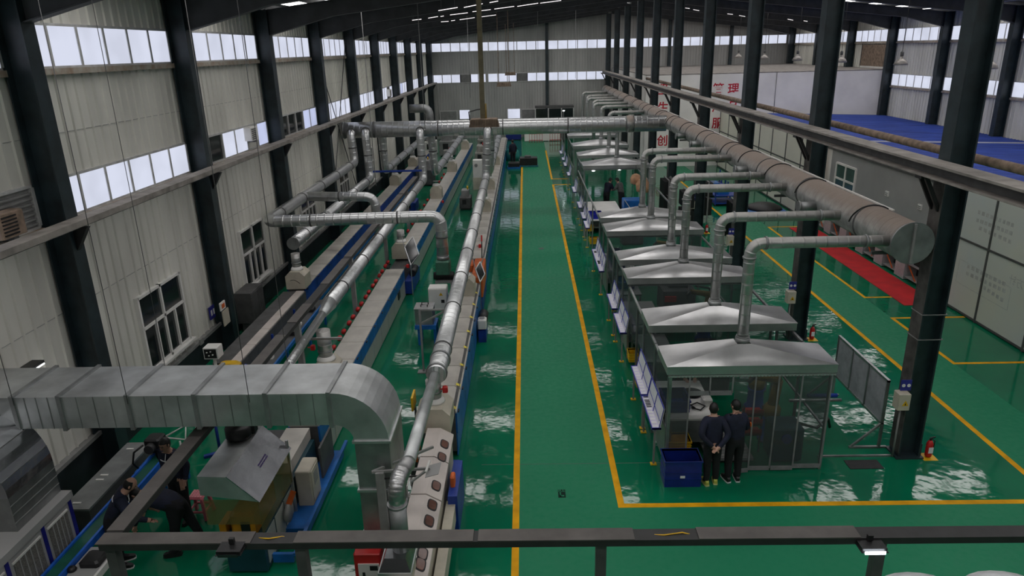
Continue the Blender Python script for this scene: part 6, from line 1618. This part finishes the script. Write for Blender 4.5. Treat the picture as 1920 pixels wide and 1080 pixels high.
    for s in (-1, 1):
        sub(ell(hc + fwv * .088 + rtv * .032 * s + upv * .005, rtv, fwv, upv, .015, .010, .007, n=8, k=5), 'eye', M_hair)
        if glasses:
            c = hc + fwv * .104 + rtv * .034 * s + upv * .004
            sub(MB().tube([c + rtv * .026 * math.cos(q * PI / 5) + upv * .018 * math.sin(q * PI / 5) for q in range(11)], .003, 5, caps=False), 'glasses', M_black)
    sub(ell(hc + fwv * .088 - upv * .062, rtv, fwv, upv, .022, .010, .006, n=8, k=5), 'mouth', mat('lips', (.35, .14, .11), .5))
    # shoes
    for s in 'LR':
        an, to = Vector(D['an' + s]), Vector(D['to' + s]); d = to - an; d.z = 0; d.normalize(); sd_ = d.cross(Vector((0, 0, 1)))
        zb_ = min(an.z, to.z) - .045 if False else to.z - .045
        c = Vector((an.x, an.y, 0)).lerp(Vector((to.x, to.y, 0)), .45)
        bz = to.z - .045
        v = []; prof = [(-.13, .032, .075), (-.10, .042, .10), (-.02, .045, .10), (.06, .048, .075), (.12, .045, .055), (.155, .025, .04)]
        for x_, w_, h_ in prof:
            for y_, z_ in ((-w_, 0), (w_, 0), (w_ * .8, h_), (-w_ * .8, h_)): v.append(c + d * x_ + sd_ * y_ + Vector((0, 0, bz + .02 + z_ * .9)))
        f = [(0, 1, 2, 3), (23, 22, 21, 20)] + [(4 * i + a, 4 * i + (a + 1) % 4, 4 * i + 4 + (a + 1) % 4, 4 * i + 4 + a) for i in range(5) for a in range(4)]
        so = sub(MB().add(v, f), 'shoe', shoe)
        v = []
        for x_, w_, h_ in prof:
            for y_, z_ in ((-w_ - .004, 0), (w_ + .004, 0), (w_ + .004, .025), (-w_ - .004, .025)): v.append(c + d * x_ * 1.03 + sd_ * y_ + Vector((0, 0, bz + z_)))
        m_ = MB().add(v, f).mesh('sole', sole or M_black); m_.transform(Mx); place('sole', m_, so)
    if stripe:      # pale piping across the chest and down the front
        ch = Vector(D['chest']); nb_ = Vector(D['neckb']); wa = Vector(D['waist']); ax = (nb_ - ch).normalized()
        f_ = Vector((0, 1, 0)); f_ = (f_ - ax * f_.dot(ax)).normalized(); r_ = f_.cross(ax)
        c = ch.lerp(nb_, .25)
        sub(MB().tube([c + r_ * .175 * math.cos(q * PI / 10) + f_ * .127 * math.sin(q * PI / 10) for q in range(21)], .009, 6, caps=False), 'piping', M_paper)
        sub(MB().tube([nb_ + f_ * .075, c + f_ * .128, wa + f_ * .118], .008, 6), 'zip', M_paper)
    if shirt:
        nb_ = Vector(D['neckb']); sub(ell(nb_ + Vector((0, .04, .0)), Vector((1, 0, 0)), Vector((0, 1, 0)), Vector((0, 0, 1)), .06, .05, .05), 'collar', shirt)
    return t
def bendover(pitch, hip=.93):
    """torso, neck and head pitched forward about the hips"""
    base = dict(waist=(0, .01, 1.08), chest=(0, .02, 1.27), neckb=(0, .01, 1.43), neck=(0, .03, 1.49), head=(0, .05, 1.58), crown=(0, .045, 1.66), shL=(-.17, .01, 1.39), shR=(.17, .01, 1.39))
    out = {}; M_ = Matrix.Rotation(-pitch, 3, 'X')
    for k, v in base.items():
        p = M_ @ (Vector(v) - Vector((0, 0, hip))); out[k] = tuple(p + Vector((0, 0, hip)))
    return out
# two people looking into the nearest booth (backs to the camera)
p = atz(1332, 903)
J = bendover(.10); J.update(elL=(-.27, -.10, 1.14), wrL=(-.06, -.20, .95), haL=(.0, -.21, .90), elR=(.27, -.10, 1.14), wrR=(.07, -.19, .92), haR=(.0, -.235, .90), knL=(-.08, .0, .49), anL=(-.09, -.06, .10), toL=(-.12, .08, .045))
J['gaze'] = (.25, 1, -.45)
person('person in dark jacket and yellow green shoes, hands clasped behind the back, at the booth', (p.x - .02, p.y - .04, 0), 0, J, .95, shoe=mat('lime_shoe', (.45, .48, .08), .6), sole=mat('pale_lime', (.6, .6, .3), .6))
p = atz(1374, 900)
J = bendover(.12); J.update(elL=(-.30, .12, 1.20), wrL=(-.34, .30, 1.38), haL=(-.35, .36, 1.44), elR=(.24, .06, 1.12), wrR=(.10, .26, 1.10), haR=(.05, .31, 1.12))
J['gaze'] = (-.5, 1, -.35)
pp = person('person in dark jacket with black white soled shoes, pointing into the booth opening', (p.x - .02, p.y - .02, 0), .12, J, .96, shoe=M_black, sole=M_paper)
o = MB().box(0, .02, -.03, .03, 0, .08).build('arm_badge', M_orange); bpy.data.objects.remove(o)
MB().box(p.x + .235, p.x + .25, p.y - .02, p.y + .04, 1.16, 1.23).build('sleeve_badge', M_orange, pp)
# worker behind the table in the nearest booth
J = bendover(.45); J.update(elL=(-.22, .30, 1.05), wrL=(-.12, .52, .92), haL=(-.10, .59, .90), elR=(.22, .30, 1.05), wrR=(.12, .52, .92), haR=(.10, .59, .90)); J['gaze'] = (0, 1, -.9)
person('worker in dark clothes bent over the table inside the nearest booth', (3.55, 14.75, 0), PI, J, .98)
# three people at the lower left
J = bendover(.10); J['gaze'] = (0, 1, -.55)
p = atz(332, 960); p = Vector((-6.27, 10.62, 0))
person('standing man with glasses and dark jacket with pale piping, by the pink stool', (p.x, p.y, 0), PI - .25, J, 1.0, stripe=True, glasses=True, group='workers at the lower left')
J = bendover(.55); J.update(elL=(-.24, .34, 1.02), wrL=(-.2, .55, .86), haL=(-.19, .62, .82), elR=(.24, .34, 1.02), wrR=(.16, .56, .86), haR=(.14, .63, .82)); J['gaze'] = (0, 1, -.15)
person('balding man in dark jacket with a pale stripe, leaning over the belt', (-6.78, 9.42, 0), -PI / 2 + .35, J, .98, stripe=True, hair='bald', shoe=M_black, sole=M_paper, group='workers at the lower left')
J = bendover(1.15); J.update(elL=(-.26, .56, .88), wrL=(-.16, .66, .68), haL=(-.15, .68, .60), elR=(.26, .56, .88), wrR=(.16, .66, .68), haR=(.15, .68, .60), knL=(-.12, .08, .49), anL=(-.14, .10, .10), toL=(-.16, .24, .045), knR=(.12, -.10, .50), anR=(.15, -.22, .10), toR=(.17, -.08, .045)); J['gaze'] = (0, .6, -1)
person('person in dark clothes bent far forward beside the pink stool', (-5.86, 9.8, 0), PI / 2 + .1, J, 1.0, group='workers at the lower left')
# far people
person('person in dark work clothes standing at the far end of the aisle', (-.92, 50.6, 0), .4, None, 1.05)
J = bendover(.35); J.update(elL=(-.24, .25, 1.12), wrL=(-.14, .46, 1.06), haL=(-.12, .52, 1.06), elR=(.24, .25, 1.12), wrR=(.14, .46, 1.06), haR=(.12, .52, 1.06))
person('left of two workers under the lamps of the far hood', (4.0, 35.1, 0), -.9, J, 1.0)
person('right of two workers under the lamps of the far hood, in a grey top', (4.75, 34.9, 0), .9, J, 1.02, jacket=M_greycloth)
